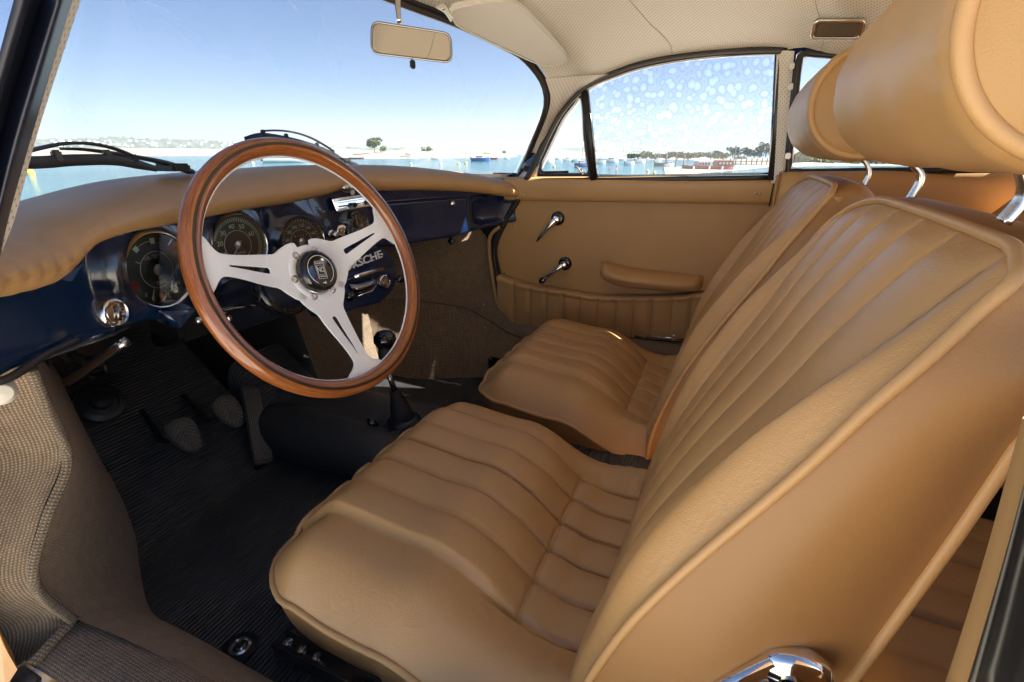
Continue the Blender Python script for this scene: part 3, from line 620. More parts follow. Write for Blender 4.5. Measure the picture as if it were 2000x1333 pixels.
def tunnel():
    rows = []
    for y in np.linspace(-.5, 1.12, 60):
        e = 1 - sm(y, .98, 1.12) * .6; h = (.118 + .9 * max(0, y - 1.02)) ; xl, xr = .752, .955; h2 = h
        prof = [(xl - .006, .0), (xl, h2 * .5), (xl + .008, h2 * .85), (xl + .03, h2), ((xl + xr) / 2, h2 + .006), (xr - .03, h2), (xr - .006, h2 * .85), (xr, h2 * .5), (xr + .01, 0)]
        rows.append(cr([V(a, y, b) for a, b in prof], 30))
    t = grid('tunnel', rows, M['rubber_mat'], car); t['label'] = 'central tunnel under black ribbed rubber'
    # leather covered heater duct beside the pedals
    rows = []
    for k in np.linspace(0, 1, 24):
        y = 1.02 - .42 * k; e = math.sqrt(max(0, 1 - (abs(2 * k - 1)) ** 6)) ; rows.append([V(.762 + .062 * math.cos(a) * (.55 + .45 * e), y, .055 + (.075 * math.sin(a)) * (.4 + .6 * e)) for a in np.linspace(-.9, math.pi + .6, 22)])
    v, f, uv = grid_data(rows); f += [tuple(range(22))[::-1], tuple(range(23 * 22, 24 * 22))]
    mk('duct_cover', v, f, M['leather_black'], car, True, uv)['label'] = 'black grained leathercloth hump beside the accelerator'
tunnel()
# left footwell carpets and sill
def left_carpets():
    Rg = [V(.235, .655, .505), V(.238, .662, .46), V(.240, .667, .385), V(.205, .668, .330), V(.178, .672, .275), V(.176, .675, .235), V(.192, .68, .175)]
    R2 = [V(.205, .60, .160), V(.212, .52, .150), V(.215, .42, .145), V(.215, .30, .142)]
    Mt = [V(.50, 1.30, .31), V(.455, 1.16, .195), V(.43, 1.05, .098), V(.408, .985, .024), V(.355, .885, .012), V(.311, .79, .010), V(.302, .727, .010)]
    M2 = [V(.303, .663, .010), V(.301, .587, .010), V(.298, .511, .010), V(.295, .40, .010), V(.29, .28, .010)]
    A = cr(Rg, 44) + cr([Rg[-1]] + R2, 26)[1:]; B = cr(Mt, 44) + cr([Mt[-1]] + M2, 26)[1:]
    rows = []
    for i, (a, b) in enumerate(zip(A, B)):
        rows.append([a + (b - a) * k + V(.012, 0, .018) * math.sin(math.pi * k) * .8 for k in np.linspace(0, 1, 24)])
    o = grid('footwell_carpet', rows, M['carpet_fine'], car); o['label'] = 'smooth brown carpet on the left footwell wall down to the black mat'
    tube('carpet_binding', [p + V(-.002, -.003, 0) for p in cr(Rg, 60)], .0055, M['binding'], car, n=8)
    # kick carpet: wraps forward-outward round the hinge pillar
    rows = []
    for i, p in enumerate(cr(Rg + [V(.175, .695, .11), V(.155, .71, .03)], 50)):
        rows.append([p + V(-.16 * k, .012 + .10 * k + .03 * math.sin(3 * k), -.015 * k) for k in np.linspace(0, 1, 16)])
    o = grid('kick_carpet', rows, M['carpet_y'], car); o['label'] = 'coarse ribbed beige carpet on the hinge pillar at far left'
    # sill carpet
    rows = []
    for y in np.linspace(.69, .10, 40):
        r = [V(.10, y, .06), V(.12, y, .135), V(.14, y, .152), V(.175, y, .158), V(.205, y, .154), V(.218 + (.02 * sm(y, .3, .6) * 0), y - .0, .146)]
        rows.append(cr(r, 20))
    o = grid('sill_carpet', rows, M['carpet'], car); o['label'] = 'ribbed beige carpet over the driver side door sill'
    tube('carpet_binding', [V(.196, .683, .172), V(.17, .678, .166), V(.14, .672, .156), V(.118, .668, .138)], .0055, M['binding'], car, n=8, res=12)
    # outer sill metal, rubber and trim
    grid('sill_panel', [[V(x, y, z) for x, z in ((.10, .07), (.085, .125), (.06, .13), (.03, .10), (.02, -.1))] for y in np.linspace(.75, -.3, 8)], M['paint'], car)
    tube('sill_seal', [V(.098, y, .13 + .0 * y) for y in (.72, .4, 0, -.2)], .008, M['rubber'], car, n=8, res=12)
    # cream bonnet release knob
    k = lathe('release_knob', [(0, .014), (.008, .013), (.0125, .006), (.013, 0), (.010, -.008), (.004, -.012), (.004, -.03)], at((-2, 765), Y=.62), (-.2, -1, .1), M['bakelite'], car, 20)
    k['label'] = 'cream round release knob at the far left edge'
    tube('black_cable', [at((-20, 750), Y=.60), at((20, 738), Y=.60), at((60, 712), Y=.61), at((95, 690), Y=.63), at((150, 665), Y=.66)], .0042, M['rubber'], car, n=8, res=20)
left_carpets()
def right_carpets():
    base = [V(1.375, .10, .004), V(1.372, .45, .004), V(1.365, .58, .004), V(1.345, .66, .004), V(1.31, .74, .004), V(1.25, .85, .004), V(1.215, .98, .02), V(1.20, 1.10, .12)]
    mid = [V(1.44, .10, .13), V(1.44, .45, .13), V(1.44, .60, .135), V(1.437, .68, .17), V(1.41, .78, .22), V(1.33, .93, .25), V(1.27, 1.02, .26), V(1.2, 1.16, .30)]
    top = [V(1.50, .10, .145), V(1.50, .45, .145), V(1.50, .61, .146), V(1.502, .665, .19), V(1.502, .71, .40), V(1.47, .76, .49), V(1.40, .88, .52), V(1.32, 1.02, .54), V(1.2, 1.18, .55)]
    # lower carpet: sill face and front
    b, m, t = cr(base, 60), cr(mid, 60), cr(top, 60)
    o = grid('kick_carpet', [[p + (q - p) * k + V(-.012, 0, .0) * math.sin(math.pi * k) for k in np.linspace(0, 1, 14)] for p, q in zip(b, m)], M['carpet_dark'], car); o['label'] = 'brown ribbed carpet on the lower right footwell wall'
    o = grid('side_carpet', [[p + (q - p) * k for k in np.linspace(0, 1, 14)] for p, q in zip(m, t)], M['carpet_dark_y'], car); o['label'] = 'brown carpet with slanting ribs on the upper right footwell wall'
    tube('carpet_binding', [p + V(-.004, -.002, .001) for p in m[22:50]], .0035, M['binding'], car, n=6)
    # front bulkhead carpet under the dash centre
    rows = []
    for z in np.linspace(0, 1, 16):
        a, c = V(.965, 1.02, .06), V(.965, 1.12, .46); d, e = V(1.235, 1.0, .06), V(1.26, 1.12, .5)
        rows.append([(a + (c - a) * z) + ((d + (e - d) * z) - (a + (c - a) * z)) * k for k in np.linspace(0, 1, 20)])
    o = grid('bulkhead_carpet', rows, M['carpet_dark_y'], car); o['label'] = 'brown ribbed carpet on the passenger bulkhead'
    for p_ in ((945, 595), (947, 640)): screw(at(p_, X=1.40), (-1, -.3, 0), car, .004, M['steel'])
    # carpeted sill beneath the passenger door with bright strip
    o = grid('sill_carpet', [[V(x, y, z) for x, z in ((1.505, .168), (1.47, .165), (1.445, .14), (1.44, .12))] for y in np.linspace(.64, -.12, 20)], M['carpet'], car); o['label'] = 'ribbed carpet along the passenger door sill'
    sweep('sill_strip', [at((1240, 657), X=1.475), at((1300, 661), X=1.475), at((1400, 668), X=1.475)], rrect(.006, .010, .002, 2), M['chrome_soft'], car)
    # black heater flap box
    hb = box('heater_outlet', at((978, 716), X=1.362) + V(.0, 0, 0), (.02, .085, .055), M['black_plastic'], car, .004)
    for dy in (-.036, .036):
        for dz in (-.02, .02): screw(at((978, 716), X=1.351) + V(0, dy, dz), (-1, 0, 0), hb, .003, M['steel'])
    # black release knob by the seat
    k = thing('release_lever', 'black knob on a chrome stalk beside the passenger seat at the sill', 'lever', tuple(at((1355, 700), X=1.40)))
    lathe('knob', [(0, .016), (.010, .013), (.013, .004), (.011, -.006), (.006, -.010)], at((1356, 697), X=1.39), (-.3, 0, 1), M['black_plastic'], k, 18); tube('stalk', [at((1356, 702), X=1.39), at((1354, 722), X=1.40)], .0045, M['chrome'], k)
right_carpets()
# left door opening: A pillar seals, seen at far left edge
def left_pillar():
    def ln(p0, p1, X0, X1, Y=None): return [at(p0, X=X0), at(p1, X=X1)]
    def strip(name, lines, mat, label=None, bulge=0.0):
        A = [cr([at(p, X=x) for p, x in l], 24) for l in lines]
        rows = [[A[j][i] for j in range(len(A))] for i in range(24)]
        rows = [cr(r, 4 * len(A)) for r in rows]
        o = grid(name, rows, mat, car)
        if label: o['label'] = label
        return o
    # trim strip with perforation, right edge first
    R_ = [((162, -12), .262), ((76, 252), .232), ((31, 420), .212), ((4, 492), .20)]
    L_ = [((146, -12), .250), ((62, 252), .222), ((14, 420), .203), ((-8, 492), .192)]
    strip('pillar_trim', [R_, L_], M['perforated_light'], 'narrow cream perforated edge on the left windscreen pillar')
    A = [((150, -12), .256), ((67, 252), .226), ((20, 420), .207), ((-4, 520), .195)]
    B = [((105, -12), .225), ((25, 252), .198), ((-15, 420), .182), ((-40, 520), .172)]
    Cc = [((85, -12), .228), ((5, 252), .200), ((-30, 420), .184), ((-60, 520), .174)]
    D = [((30, -12), .20), ((-40, 252), .175), ((-80, 420), .16), ((-110, 520), .15)]
    E2 = [((0, -12), .22), ((-60, 252), .195), ((-100, 420), .18), ((-130, 520), .17)]
    strip('door_seal', [A, [((124, -12), .226), ((44, 252), .199), ((-2, 420), .183), ((-24, 520), .173)], B, Cc], M['seal_navy'])
    strip('pillar_flange', [Cc, [((58, -12), .205), ((-18, 252), .18), ((-55, 420), .165), ((-85, 520), .155)], D], M['paint_dull'])
    strip('pillar_skin', [D, E2], M['paint'])
    # dark cowl corner below windscreen at left
left_pillar()
# bonnet and cowl ahead of the screen
def bonnet():
    rows = []
    for y in np.linspace(0, 1, 24):
        r = []
        for dx in np.linspace(-.56, .56, 40):
            yy = (1.0 - .42 * (abs(dx) / .6) ** 2.1) + .02 + y * 1.15; z = .612 - .30 * y ** 1.8 - .10 * (abs(dx) / .78) ** 4 + .045 * math.exp(-((abs(dx) - .60) / .12) ** 2) * (1 - y * .4) * 0
            r.append(V(XM + dx, yy, z))
        rows.append(r)
    grid('bonnet', rows, M['paint'], car)
    sweep('cowl_seal', [p + V(0, .0, -.012) for p in cr(baseW, 50)], rrect(.05, .03, .01, 2), M['paint'], car)
bonnet()
# near B pillar at the lower right corner
def near_pillar():
    def row(p0, p1, X): return cr([at(p0, X=X), at(((p0[0] + p1[0]) / 2 + 4, (p0[1] + p1[1]) / 2), X=X), at(p1, X=X)], 12)
    A = row((2010, 800), (1842, 1345), .150); B = row((2030, 830), (1886, 1345), .140); C2 = row((2060, 840), (1925, 1345), .145); D = row((2200, 880), (2120, 1345), .12)
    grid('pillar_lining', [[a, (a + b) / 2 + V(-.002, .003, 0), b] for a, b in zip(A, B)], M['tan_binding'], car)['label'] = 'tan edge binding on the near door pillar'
    grid('door_seal', [cr([b, (b + c) / 2 + V(-.006, .004, 0), c, (c * .6 + d * .4) + V(-.004, .002, 0), d], 14) for b, c, d in zip(B, C2, D)], M['rubber'], car)
    # body side behind the opening blocks stray light like the real quarter panel
    grid('quarter_panel', [[V(.12, -.10, z), V(.13, -.5, z), V(.2, -.95, z), V(.5, -1.15, z), V(.85, -1.2, z), V(1.25, -1.15, z), V(1.48, -.95, z)] for z in (0, .3, .62)], M['vinyl_tan'], car)
near_pillar()
# left quarter: light comes in through the rear window and left quarter window (upper rear stays open but for pillars)
sweep('rear_pillar', [V(.20, -.60, .62), V(.26, -.66, .80), V(.36, -.72, .94)], rrect(.10, .05, .01, 2), M['perforated'], car); sweep('rear_pillar', [V(1.50, -.66, .62), V(1.42, -.70, .80), V(1.32, -.76, .92)], rrect(.10, .05, .01, 2), M['perforated'], car)

# rear window surround
def rear_shell():
    for sg in (1, -1):
        f = lambda x: XM + sg * (x - XM)
        grid('rear_quarter_lining', [[V(f(xa + (xb - xa) * k), y, z) for k in np.linspace(0, 1, 8)] for xa, xb, y, z in ((1.40, 1.18, -.58, .955), (1.36, 1.20, -.80, .90), (1.40, 1.22, -1.0, .78), (1.46, 1.24, -1.18, .62))], M['perforated'], car)
    g = grid('rear_window', [[V(x, y, z) for x in np.linspace(.50, 1.21, 8)] for y, z in ((-.885, .86), (-.96, .81), (-1.02, .76))], M['glass'], car)  # unseen window kept small to block a sun patch
    grid('parcel_shelf', [[V(x, y, z) for x in (.20, .85, 1.50)] for y, z in ((-.66, .60), (-1.03, .755), (-1.25, .3))], M['vinyl_tan'], car)  # unseen shelf raised to keep sun off the driver cushion
rear_shell()
# lower corner of the open driver door at the far left
od = thing('driver_door', 'corner of the open driver door with tan lining at the lower left', 'car door', tuple(at((10, 1300), X=.085)))
pl = [at(p, X=x) for p, x in (((-60, 1190), .075), ((2, 1253), .082), ((34, 1308), .086), ((10, 1345), .080), ((-60, 1400), .07))]
mk('door_lining', pl + [p + V(.006, .02, 0) for p in pl], [(0, 1, 2, 3, 4), (0, 5, 6, 1), (1, 6, 7, 2), (2, 7, 8, 3), (9, 8, 7, 6, 5)], M['leather_side'], od, False)  # darker side leather puts the corner's shade into its colour
sweep('door_edge_trim', [at((36, 1304), X=.095), at((70, 1322), X=.098), at((110, 1350), X=.10)], rrect(.010, .006, .002, 2), M['chrome_soft'], od); sweep('door_edge_rubber', [at((30, 1318), X=.09), at((60, 1340), X=.09)], rrect(.014, .008, .003, 2), M['rubber'], od)
# ================================================================== SEATS
def seat(xc, dY, label, dx_c=0.0, strap_px=()):
    t = thing('seat', label, 'car seat', (xc, .2 + dY, 0), 'pleated front seats')
    cx = xc + .01 + dx_c; PW = .0615; SE = [(k - 2.5) * PW for k in range(6)]
    YR = .168
    def top(x, y, s):
        """cushion height; x offset from seat centre, y depth, s lateral -1..1"""
        v = (.515 - y) / .515
        z = .160 + .082 * sm(v, -.08, .15) - .012 * sm(v, .12, .4) - .078 * sm(v, .42, .78) + .004
        bol = sm(abs(x), .15, .225) * (1 - sm(abs(s), .88, 1.0) * .8); z += .040 * bol * sm(v, .56, .90) + .003 * bol
        z -= .058 * max(0, (abs(s) - .62) / .38) ** 2.6 * (1 - .3 * sm(v, .5, .9))
        ins = 1 - sm(abs(x), .152, .158)
        if abs(x) < .17:
            if y > YR: # front pleats
                ph = (x / PW + .5) % 1.0 - .0; d = abs(((x / PW - .5) % 1.0) - .5) * 0 + min((x / PW + .5) % 1.0, 1 - (x / PW + .5) % 1.0)
                z += ins * (.0075 * math.sin(math.pi * ((x / PW + .5) % 1.0)) ** .7 if False else 0)
            d = min(abs(x - q) for q in SE); h = min(1, d / (PW / 2)); z += .0045 * (1 - (1 - h) ** 2.4) * sm(.155 - abs(x), -.004, .004)
            z -= .0078 * math.exp(-(d / .0022) ** 2)
            # transverse seam: the front roll drops onto the recessed rear pleats
            if abs(x) < .1545:
                z += .012 * sm(y, YR, YR + .05); z -= .006 * math.exp(-((y - YR) / .0028) ** 2); z += .004 * math.exp(-((y - YR + .025) / .018) ** 2)
        de = abs(abs(x) - 2.5 * PW); z -= .004 * math.exp(-(de / .0028) ** 2)
        # bolster creases near the hinge end
        if abs(x) > .155 and y < .20: z += .0018 * math.sin(x * 40 + y * 260) * math.exp(-((y - .10) / .05) ** 2) * sm(abs(x), .155, .175) * (1 - sm(abs(s), .8, 1))
        return z
    def outline(s, v):
        hw = .265 - .028 * sm(v, .5, 1.0) - .006 * (1 - sm(v, 0, .2)); yf = .530 - .018 * abs(s) ** 2.2 - .058 * max(0, (abs(s) - .68) / .32) ** 2.4
        return s * hw, yf + (.005 - yf) * v
    ss = np.sort(np.unique(np.r_[np.linspace(-1, 1, 101), [q / .24 + e for q in SE for e in (-.012, -.006, 0, .006, .012)]])); vs_ = np.unique(np.r_[np.linspace(0, 1, 80), .675 + np.linspace(-.02, .02, 9)])
    rows = []
    for v in vs_:
        r = []
        for s in ss:
            x, y = outline(s, v); r.append(V(cx + x, y + dY, top(x, y, s)))
        rows.append(r)
    c = grid('cushion', rows, M['leather'], t)
    # perimeter: left side back->front, front, right side
    per = [(rows[i][0]) for i in range(len(rows) - 1, -1, -3)] + [rows[0][j] for j in range(2, len(ss) - 2, 3)] + [rows[i][-1] for i in range(0, len(rows), 3)]
    per = cr(per, 120); tube('piping', [p + V(0, 0, -.001) for p in per], .0048, M['leather_smooth'], c, n=8)
    ctr = V(cx, .22 + dY, 0); rows2 = []
    for k in np.linspace(0, 1, 12):
        r = []
        for p in per:
            d = nrm((p - ctr) * V(1, 1, 0)); z = p[2] - .006 + (.055 - p[2]) * k; r.append(V(p[0], p[1], 0) + d * (.004 * math.sin(math.pi * k) * 1.5 - .055 * k ** 1.3 * (1 if p[1] > .3 + dY else .6)) + V(0, 0, z))
        rows2.append(r)
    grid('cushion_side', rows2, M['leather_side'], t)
    # ---- backrest
    Zp = [.10, .17, .239, .318, .375, .432, .486, .53, .569, .601, .628, .650, .672]; Yp = [.072, .068, .053, .027, .002, -.027, -.057, -.081, -.100, -.118, -.134, -.147, -.161]
    yp = lambda z: float(np.interp(z, Zp, Yp)) ; bx = xc
    ypc = cr([V(0, y, z) for y, z in zip(Yp, Zp)], 60); yz = [(p[2], p[1]) for p in ypc]; yp = lambda z: float(np.interp(z, [a for a, b in yz], [b for a, b in yz]))
    def hw(t_): return .228 + .004 * math.sin(math.pi * t_) - .001 * sm(t_, .80, 1.0)
    PB = .056
    def face(s, t_, bulge=True):
        zt = .671 - .003 * s * s - .013 * max(0, (abs(s) - .78) / .22) ** 2.2 - .030 * max(0, (s - .35) / .65) ** 2.2; ys = -.017 * (1 + s) * (1 - t_); z = .10 + (zt - .10) * t_; x = s * hw(t_) * (1 - .03 * sm(t_, .9, 1) * abs(s) ** 3)
        if not bulge: return V(bx + x, yp(z) + ys, z)
        e = (1 - abs(s) ** 5) * (1 - t_ ** 14); b = .010 * e + .003
        x0 = x; x = x / (1 + .34 * sm(t_, .12, 1.0)); bol = sm(abs(x), .135, .160) * (1 - sm(abs(s), .86, 1.0)) ** .8; b += (.012 + .016 * sm(t_, .25, .6)) * bol * (1 - .75 * sm(t_, .72, .97)) * sm(t_, .0, .06)
        k = min(abs(abs(x) - q) for q in (PB * .5, PB * 1.5, PB * 2.5)); h = min(1, k / (PB / 2))
        if abs(x) < PB * 2.5 + .004: b += (.0058 * (1 - (1 - h) ** 2.4) - .0062 * math.exp(-(k / .0021) ** 2)) * (1 - sm(t_, .965, .995))
        else: b -= .003 * math.exp(-((abs(x) - PB * 2.5) / .0025) ** 2)
        x = x0; ny = .93; nz = .30
        return V(bx + x, yp(z) + ys + b * ny, z + b * nz * .6)
    sb = np.sort(np.unique(np.r_[np.linspace(-1, 1, 281)]))
    tuck = lambda s, t_: face(s, t_, False) + V(-.002 * s, -.014, -.002)
    rowsb = [[tuck(-1, t_)] + [face(s, t_) for s in sb] + [tuck(1, t_)] for t_ in np.linspace(0, 1, 90)]; rowsb.append([tuck(-1, 1)] + [tuck(s, 1) for s in sb] + [tuck(1, 1)])
    b = grid('backrest', rowsb, M['leather'], t)
    rim = cr([face(-1, t_, False) for t_ in np.linspace(0, 1, 30)] + [face(s, 1, False) for s in np.linspace(-1, 1, 40)[1:-1]] + [face(1, t_, False) for t_ in np.linspace(1, 0, 30)], 190)
    tube('piping', [p + V(0, .004, .001) for p in rim], .0044, M['leather_smooth'], b, n=8)
    # shell: side and top skirt back to the rear edge
    Zr = [.10, .22, .35, .49, .56, .68]; Yr = [-.10, -.125, -.147, -.170, -.180, -.235]; rings = []
    c0 = V(bx, 0, .35)
    for k in np.linspace(0, 1, 16):
        r = []
        for i, p in enumerate(rim):
            yr = float(np.interp(p[2], Zr, Yr)); topk = sm(p[2], .60, .67)
            out = .010 * math.sin(math.pi * min(1, k * 1.1)) * (1 - topk)
            sx_ = np.sign(p[0] - bx); q = V(p[0] + sx_ * out - sx_ * .020 * k ** 2 * (1 - topk) - sx_ * .03 * k * topk * abs((p[0] - bx) / .2), p[1] + (yr - p[1]) * k, p[2] + .010 * math.sin(math.pi * k) * topk - .030 * k ** 2 * topk)
            r.append(q)
        rings.append(r)
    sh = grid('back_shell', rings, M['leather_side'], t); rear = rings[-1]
    tube('piping', rear, .0046, M['leather_smooth'], sh, n=8)
    n = len(rear); cc = [V(bx + (p[0] - bx) * k, p[1] - .03 * (1 - k), .35 + (p[2] - .35) * k) for k in (1, .6, .2) for p in rear]
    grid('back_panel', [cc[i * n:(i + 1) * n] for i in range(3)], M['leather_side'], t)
    # recliner cap
    rc = V(bx - .232, -.100, .347); rcp = lathe('recliner_cap', [(.026, -.004), (.026, .004), (.0245, .009), (.019, .012), (.0, .0135)], rc, (-1, 0, 0), M['chrome'], t, 40, el=(1.0, .85))
    sweep('arm', [rc + V(-.006, 0, 0), rc + V(-.006, .10, -.16)], rrect(.012, .050, .005, 3), M['chrome'], rcp, up=(0, 1, .6)); lathe('bolt', [(.012, .0), (.012, .010), (.008, .012), (0, .012)], rc + V(-.018, .0, -.012), (-1, 0, 0), M['chrome_dark'], rcp, 12)
    # ---- head rest
    hx0, hx1 = bx - .195, bx + .175; hc = V(0, -.176, .790); r = .083
    prof = [(0, -.010), (.03, -.0095), (r * .72, -.006), (r * .86, -.003), (r * .90, .0)]
    body = [(r * .90, 0)] + [(r * (.93 + .07 * math.sin(k * math.pi / 2)), .022 * k) for k in np.linspace(.15, 1, 6)] + [(r * (1 + .006 * math.sin(k * math.pi)), .022 + (hx1 - hx0 - .044) * k) for k in np.linspace(.1, .9, 9)] + [(r * (.93 + .07 * math.cos(k * math.pi / 2)), hx1 - hx0 - .022 + .022 * k) for k in np.linspace(0, 1, 6)] + [(r * .8, hx1 - hx0 + .004), (0, hx1 - hx0 + .008)]
    rows_h = []; Lh = hx1 - hx0
    for rr_, hh in [(q, k) for q, k in zip(np.interp(np.linspace(0, len(body) - 1, 70), range(len(body)), [q[0] for q in body]), np.interp(np.linspace(0, len(body) - 1, 70), range(len(body)), [q[1] for q in body]))]:
        row = []
        for j in range(96):
            a = 2 * math.pi * j / 96; pk = .0016 * math.exp(-(hh / .022) ** 2) * math.sin(a * 17 + 2 * math.sin(3 * a)) + .0012 * math.exp(-((Lh - hh) / .02) ** 2) * math.sin(a * 15) + .0013 * math.sin(a * 2 + hh * 21) * math.sin(hh * 30 + a)
            sq = 1 - .02 * math.cos(2 * a); q = rr_ * sq + pk * (rr_ > .03); row.append(V(hx0 + hh, hc[1] + math.cos(a) * q, hc[2] + math.sin(a) * q))
        rows_h.append(row)
    vv_, ff_, uu_ = grid_data(rows_h, True, False); h = mk('headrest', vv_, ff_, M['leather_smooth'], t, True, uu_)
    tube('seam', [V(hx0 + .003 + (Lh - .006) * k, hc[1] - r * 1.0 * math.sin(.5) , hc[2] - r * 1.0 * math.cos(.5) + .001) for k in np.linspace(.05, .95, 12)], .0008, M['vinyl_tan_shade_seam'], h, n=4)
    lathe('end_cap', prof, V(hx0, hc[1], hc[2]), (1, 0, 0), M['vinyl_tan'], h, 64)
    an = np.linspace(0, 2 * math.pi, 64, endpoint=False)
    tube('piping', [V(hx0 + .001, hc[1] + math.cos(a) * r * .925, hc[2] + math.sin(a) * r * .925) for a in an], .0052, M['leather_smooth'], h, True, n=8, up=(1, 0, 0))
    for pts in strap_px:
        X, pp = pts; P = cr([at(q, X=X) for q in pp], 20); sweep('strap', P, rrect(.006, .012, .002, 3), M['chrome_soft'], t, up=(1, 0, 0))
    # runners on the floor
    for sx_ in (-1, 1):
        rl_ = sweep('seat_rail', [V(cx + sx_ * .222, .525 + dY, .022), V(cx + sx_ * .222, .02 + dY, .022)], rrect(.030, .020, .003, 2), M['chrome_soft'], t)
        for q_ in (-.013, .013): sweep('rail_lip', [V(cx + sx_ * .222 + q_, .527 + dY, .036), V(cx + sx_ * .222 + q_, .02 + dY, .036)], rrect(.004, .010, .001, 1), M['chrome_soft'], rl_)
        for y in (.51, .482, .454): lathe('bolt', [(.007, 0), (.007, .005), (.0045, .006), (.003, .002), (0, .002)], V(cx + sx_ * .222, y + dY, .032), (0, 0, 1), M['chrome_soft'], rl_, 10)
    return t
seat(.555, 0, 'tan leather driver seat with vertical pleats, nearest the camera behind the wheel', 0.0, [(.40, [(1978, 306), (2000, 340), (2000, 385), (1958, 436)]), (.68, [(1745, 300), (1785, 325), (1797, 352), (1768, 402)])])
seat(1.128, -.028, 'tan leather passenger seat with vertical pleats, beside the far door', .015, [(.985, [(1660, 300), (1688, 315), (1697, 338), (1686, 365)])])
# driver seat floor anchor
fa = thing('floor_anchor', 'round steel anchor cup in the black mat before the driver seat runner', 'bolt', tuple(at((470, 1265), Z=.008)))
lathe('cup', [(.016, 0), (.016, .004), (.013, .006), (.011, .003), (.006, .003), (.006, .006), (0, .006)], at((470, 1265), Z=.006), (0, 0, 1), M['chrome_soft'], fa, 24)
lathe('washer', [(.026, 0), (.026, .002), (.016, .003)], at((470, 1265), Z=.005), (0, 0, 1), M['rubber'], fa, 24)
# ---- rear seat
def rear_seat():
    t = thing('rear_bench', 'tan pleated rear jump seat cushion and backrest behind the front seats', 'rear seat', (.7, -.5, 0))
    def pad(name, x0, x1, fn, pw, n=60):
        rows = []
        for v in np.linspace(0, 1, 24):
            r = []
            for x in np.linspace(x0, x1, n): d = abs((x / pw) % 1 - .5) * 2; r.append(fn(x, v) + V(0, 0, .006 * (1 - d ** 3)) - V(0, 0, .015 * math.exp(-((1 - d) / .05) ** 2)))
            rows.append(r)
        return grid(name, rows, M['vinyl_tan_shade_seam'], t)  # darker tan carries the shade behind the front seats
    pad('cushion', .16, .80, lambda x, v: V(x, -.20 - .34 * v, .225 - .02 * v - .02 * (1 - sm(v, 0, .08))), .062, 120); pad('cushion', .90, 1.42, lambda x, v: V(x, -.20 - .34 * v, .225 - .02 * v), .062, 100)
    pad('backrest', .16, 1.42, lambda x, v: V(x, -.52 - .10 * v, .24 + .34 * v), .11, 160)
    grid('front_valance', [[V(x, -.20, z) for x in (.14, .8, 1.44)] for z in (.21, .0)], M['vinyl_tan_shade_seam'], t)
    # rounded backrest shoulder, seen at right below the ledge
    lathe('backrest_shoulder', [(0, .02), (.05, .016), (.075, .0), (.08, -.06)], V(1.25, -.50, .57), (0, 1, .2), M['leather_smooth'], t, 32)
rear_seat()
# ================================================================== DASHBOARD
dash = thing('dashboard', 'dark blue metal dashboard with padded tan leather top, round gauges and chrome fittings', 'dashboard', (.855, .8, .55))
G = [  # centre pixel of survey, radius, azimuth of the face, kind
    ((306, 527), .0580, 10, 'oil'), ((464, 479), .0590, -3, 'tach'), ((588, 472), .0565, -9, 'speed'), ((696, 437), .0310, -11, 'clock')]
GP = []
for p, r_, az, kd in G:
    c = on(p, Yd, -.012); n = nrm(V(math.sin(R(az)), -math.cos(R(az)), 0.0)); GP.append((c, n, r_, kd))
Zbot = [(.10, .532), (.206, .524), (.371, .494), (.525, .470), (.70, .458), (.9, .462), (1.066, .478), (1.28, .480), (1.373, .492), (1.50, .510)]
def zb(x): return float(np.interp(x, [a for a, b in Zbot], [b for a, b in Zbot]))
def py(x, z):
    y = Yd(x)
    for c, n, r_, kd in GP:
        d = math.hypot((x - c[0]) * 1.0, z - c[2]); wgt = 1 - sm(d, r_ + .002, r_ + (.060 if r_ > .05 else .035))
        yp = c[1] + .010 - (x - c[0]) * n[0] / n[1]; y = y * (1 - wgt) + yp * wgt
    # glovebox lid stands proud, hollow at the far end
    g = sm(x, 1.10, 1.112) * (1 - sm(x, 1.345, 1.350)) * (1 - sm(z, .588, .594)); y -= .010 * g
    hol = sm(x, 1.355, 1.40) * (1 - sm(x, 1.46, 1.50)) * sm(z, .485, .53) * (1 - sm(z, .56, .60)); y += .03 * hol
    y -= .006 * math.exp(-((z - zb(x)) / .03) ** 2)
    return y
def panel():
    xs = np.linspace(.10, 1.50, 320); rows = []
    for x in xs:
        z0 = zb(x); r = [V(x, py(x, z), z) for z in np.linspace(.632, z0 + .006, 60)]
        y0 = py(x, z0 + .006); r += [V(x, y0 + .002, z0 + .001), V(x, y0 + .008, z0 - .003), V(x, y0 + .02, z0 - .002), V(x, y0 + .05, z0 + .006)]
        rows.append(r)
    return grid('metal_panel', rows, M['paint'], dash)
panel()
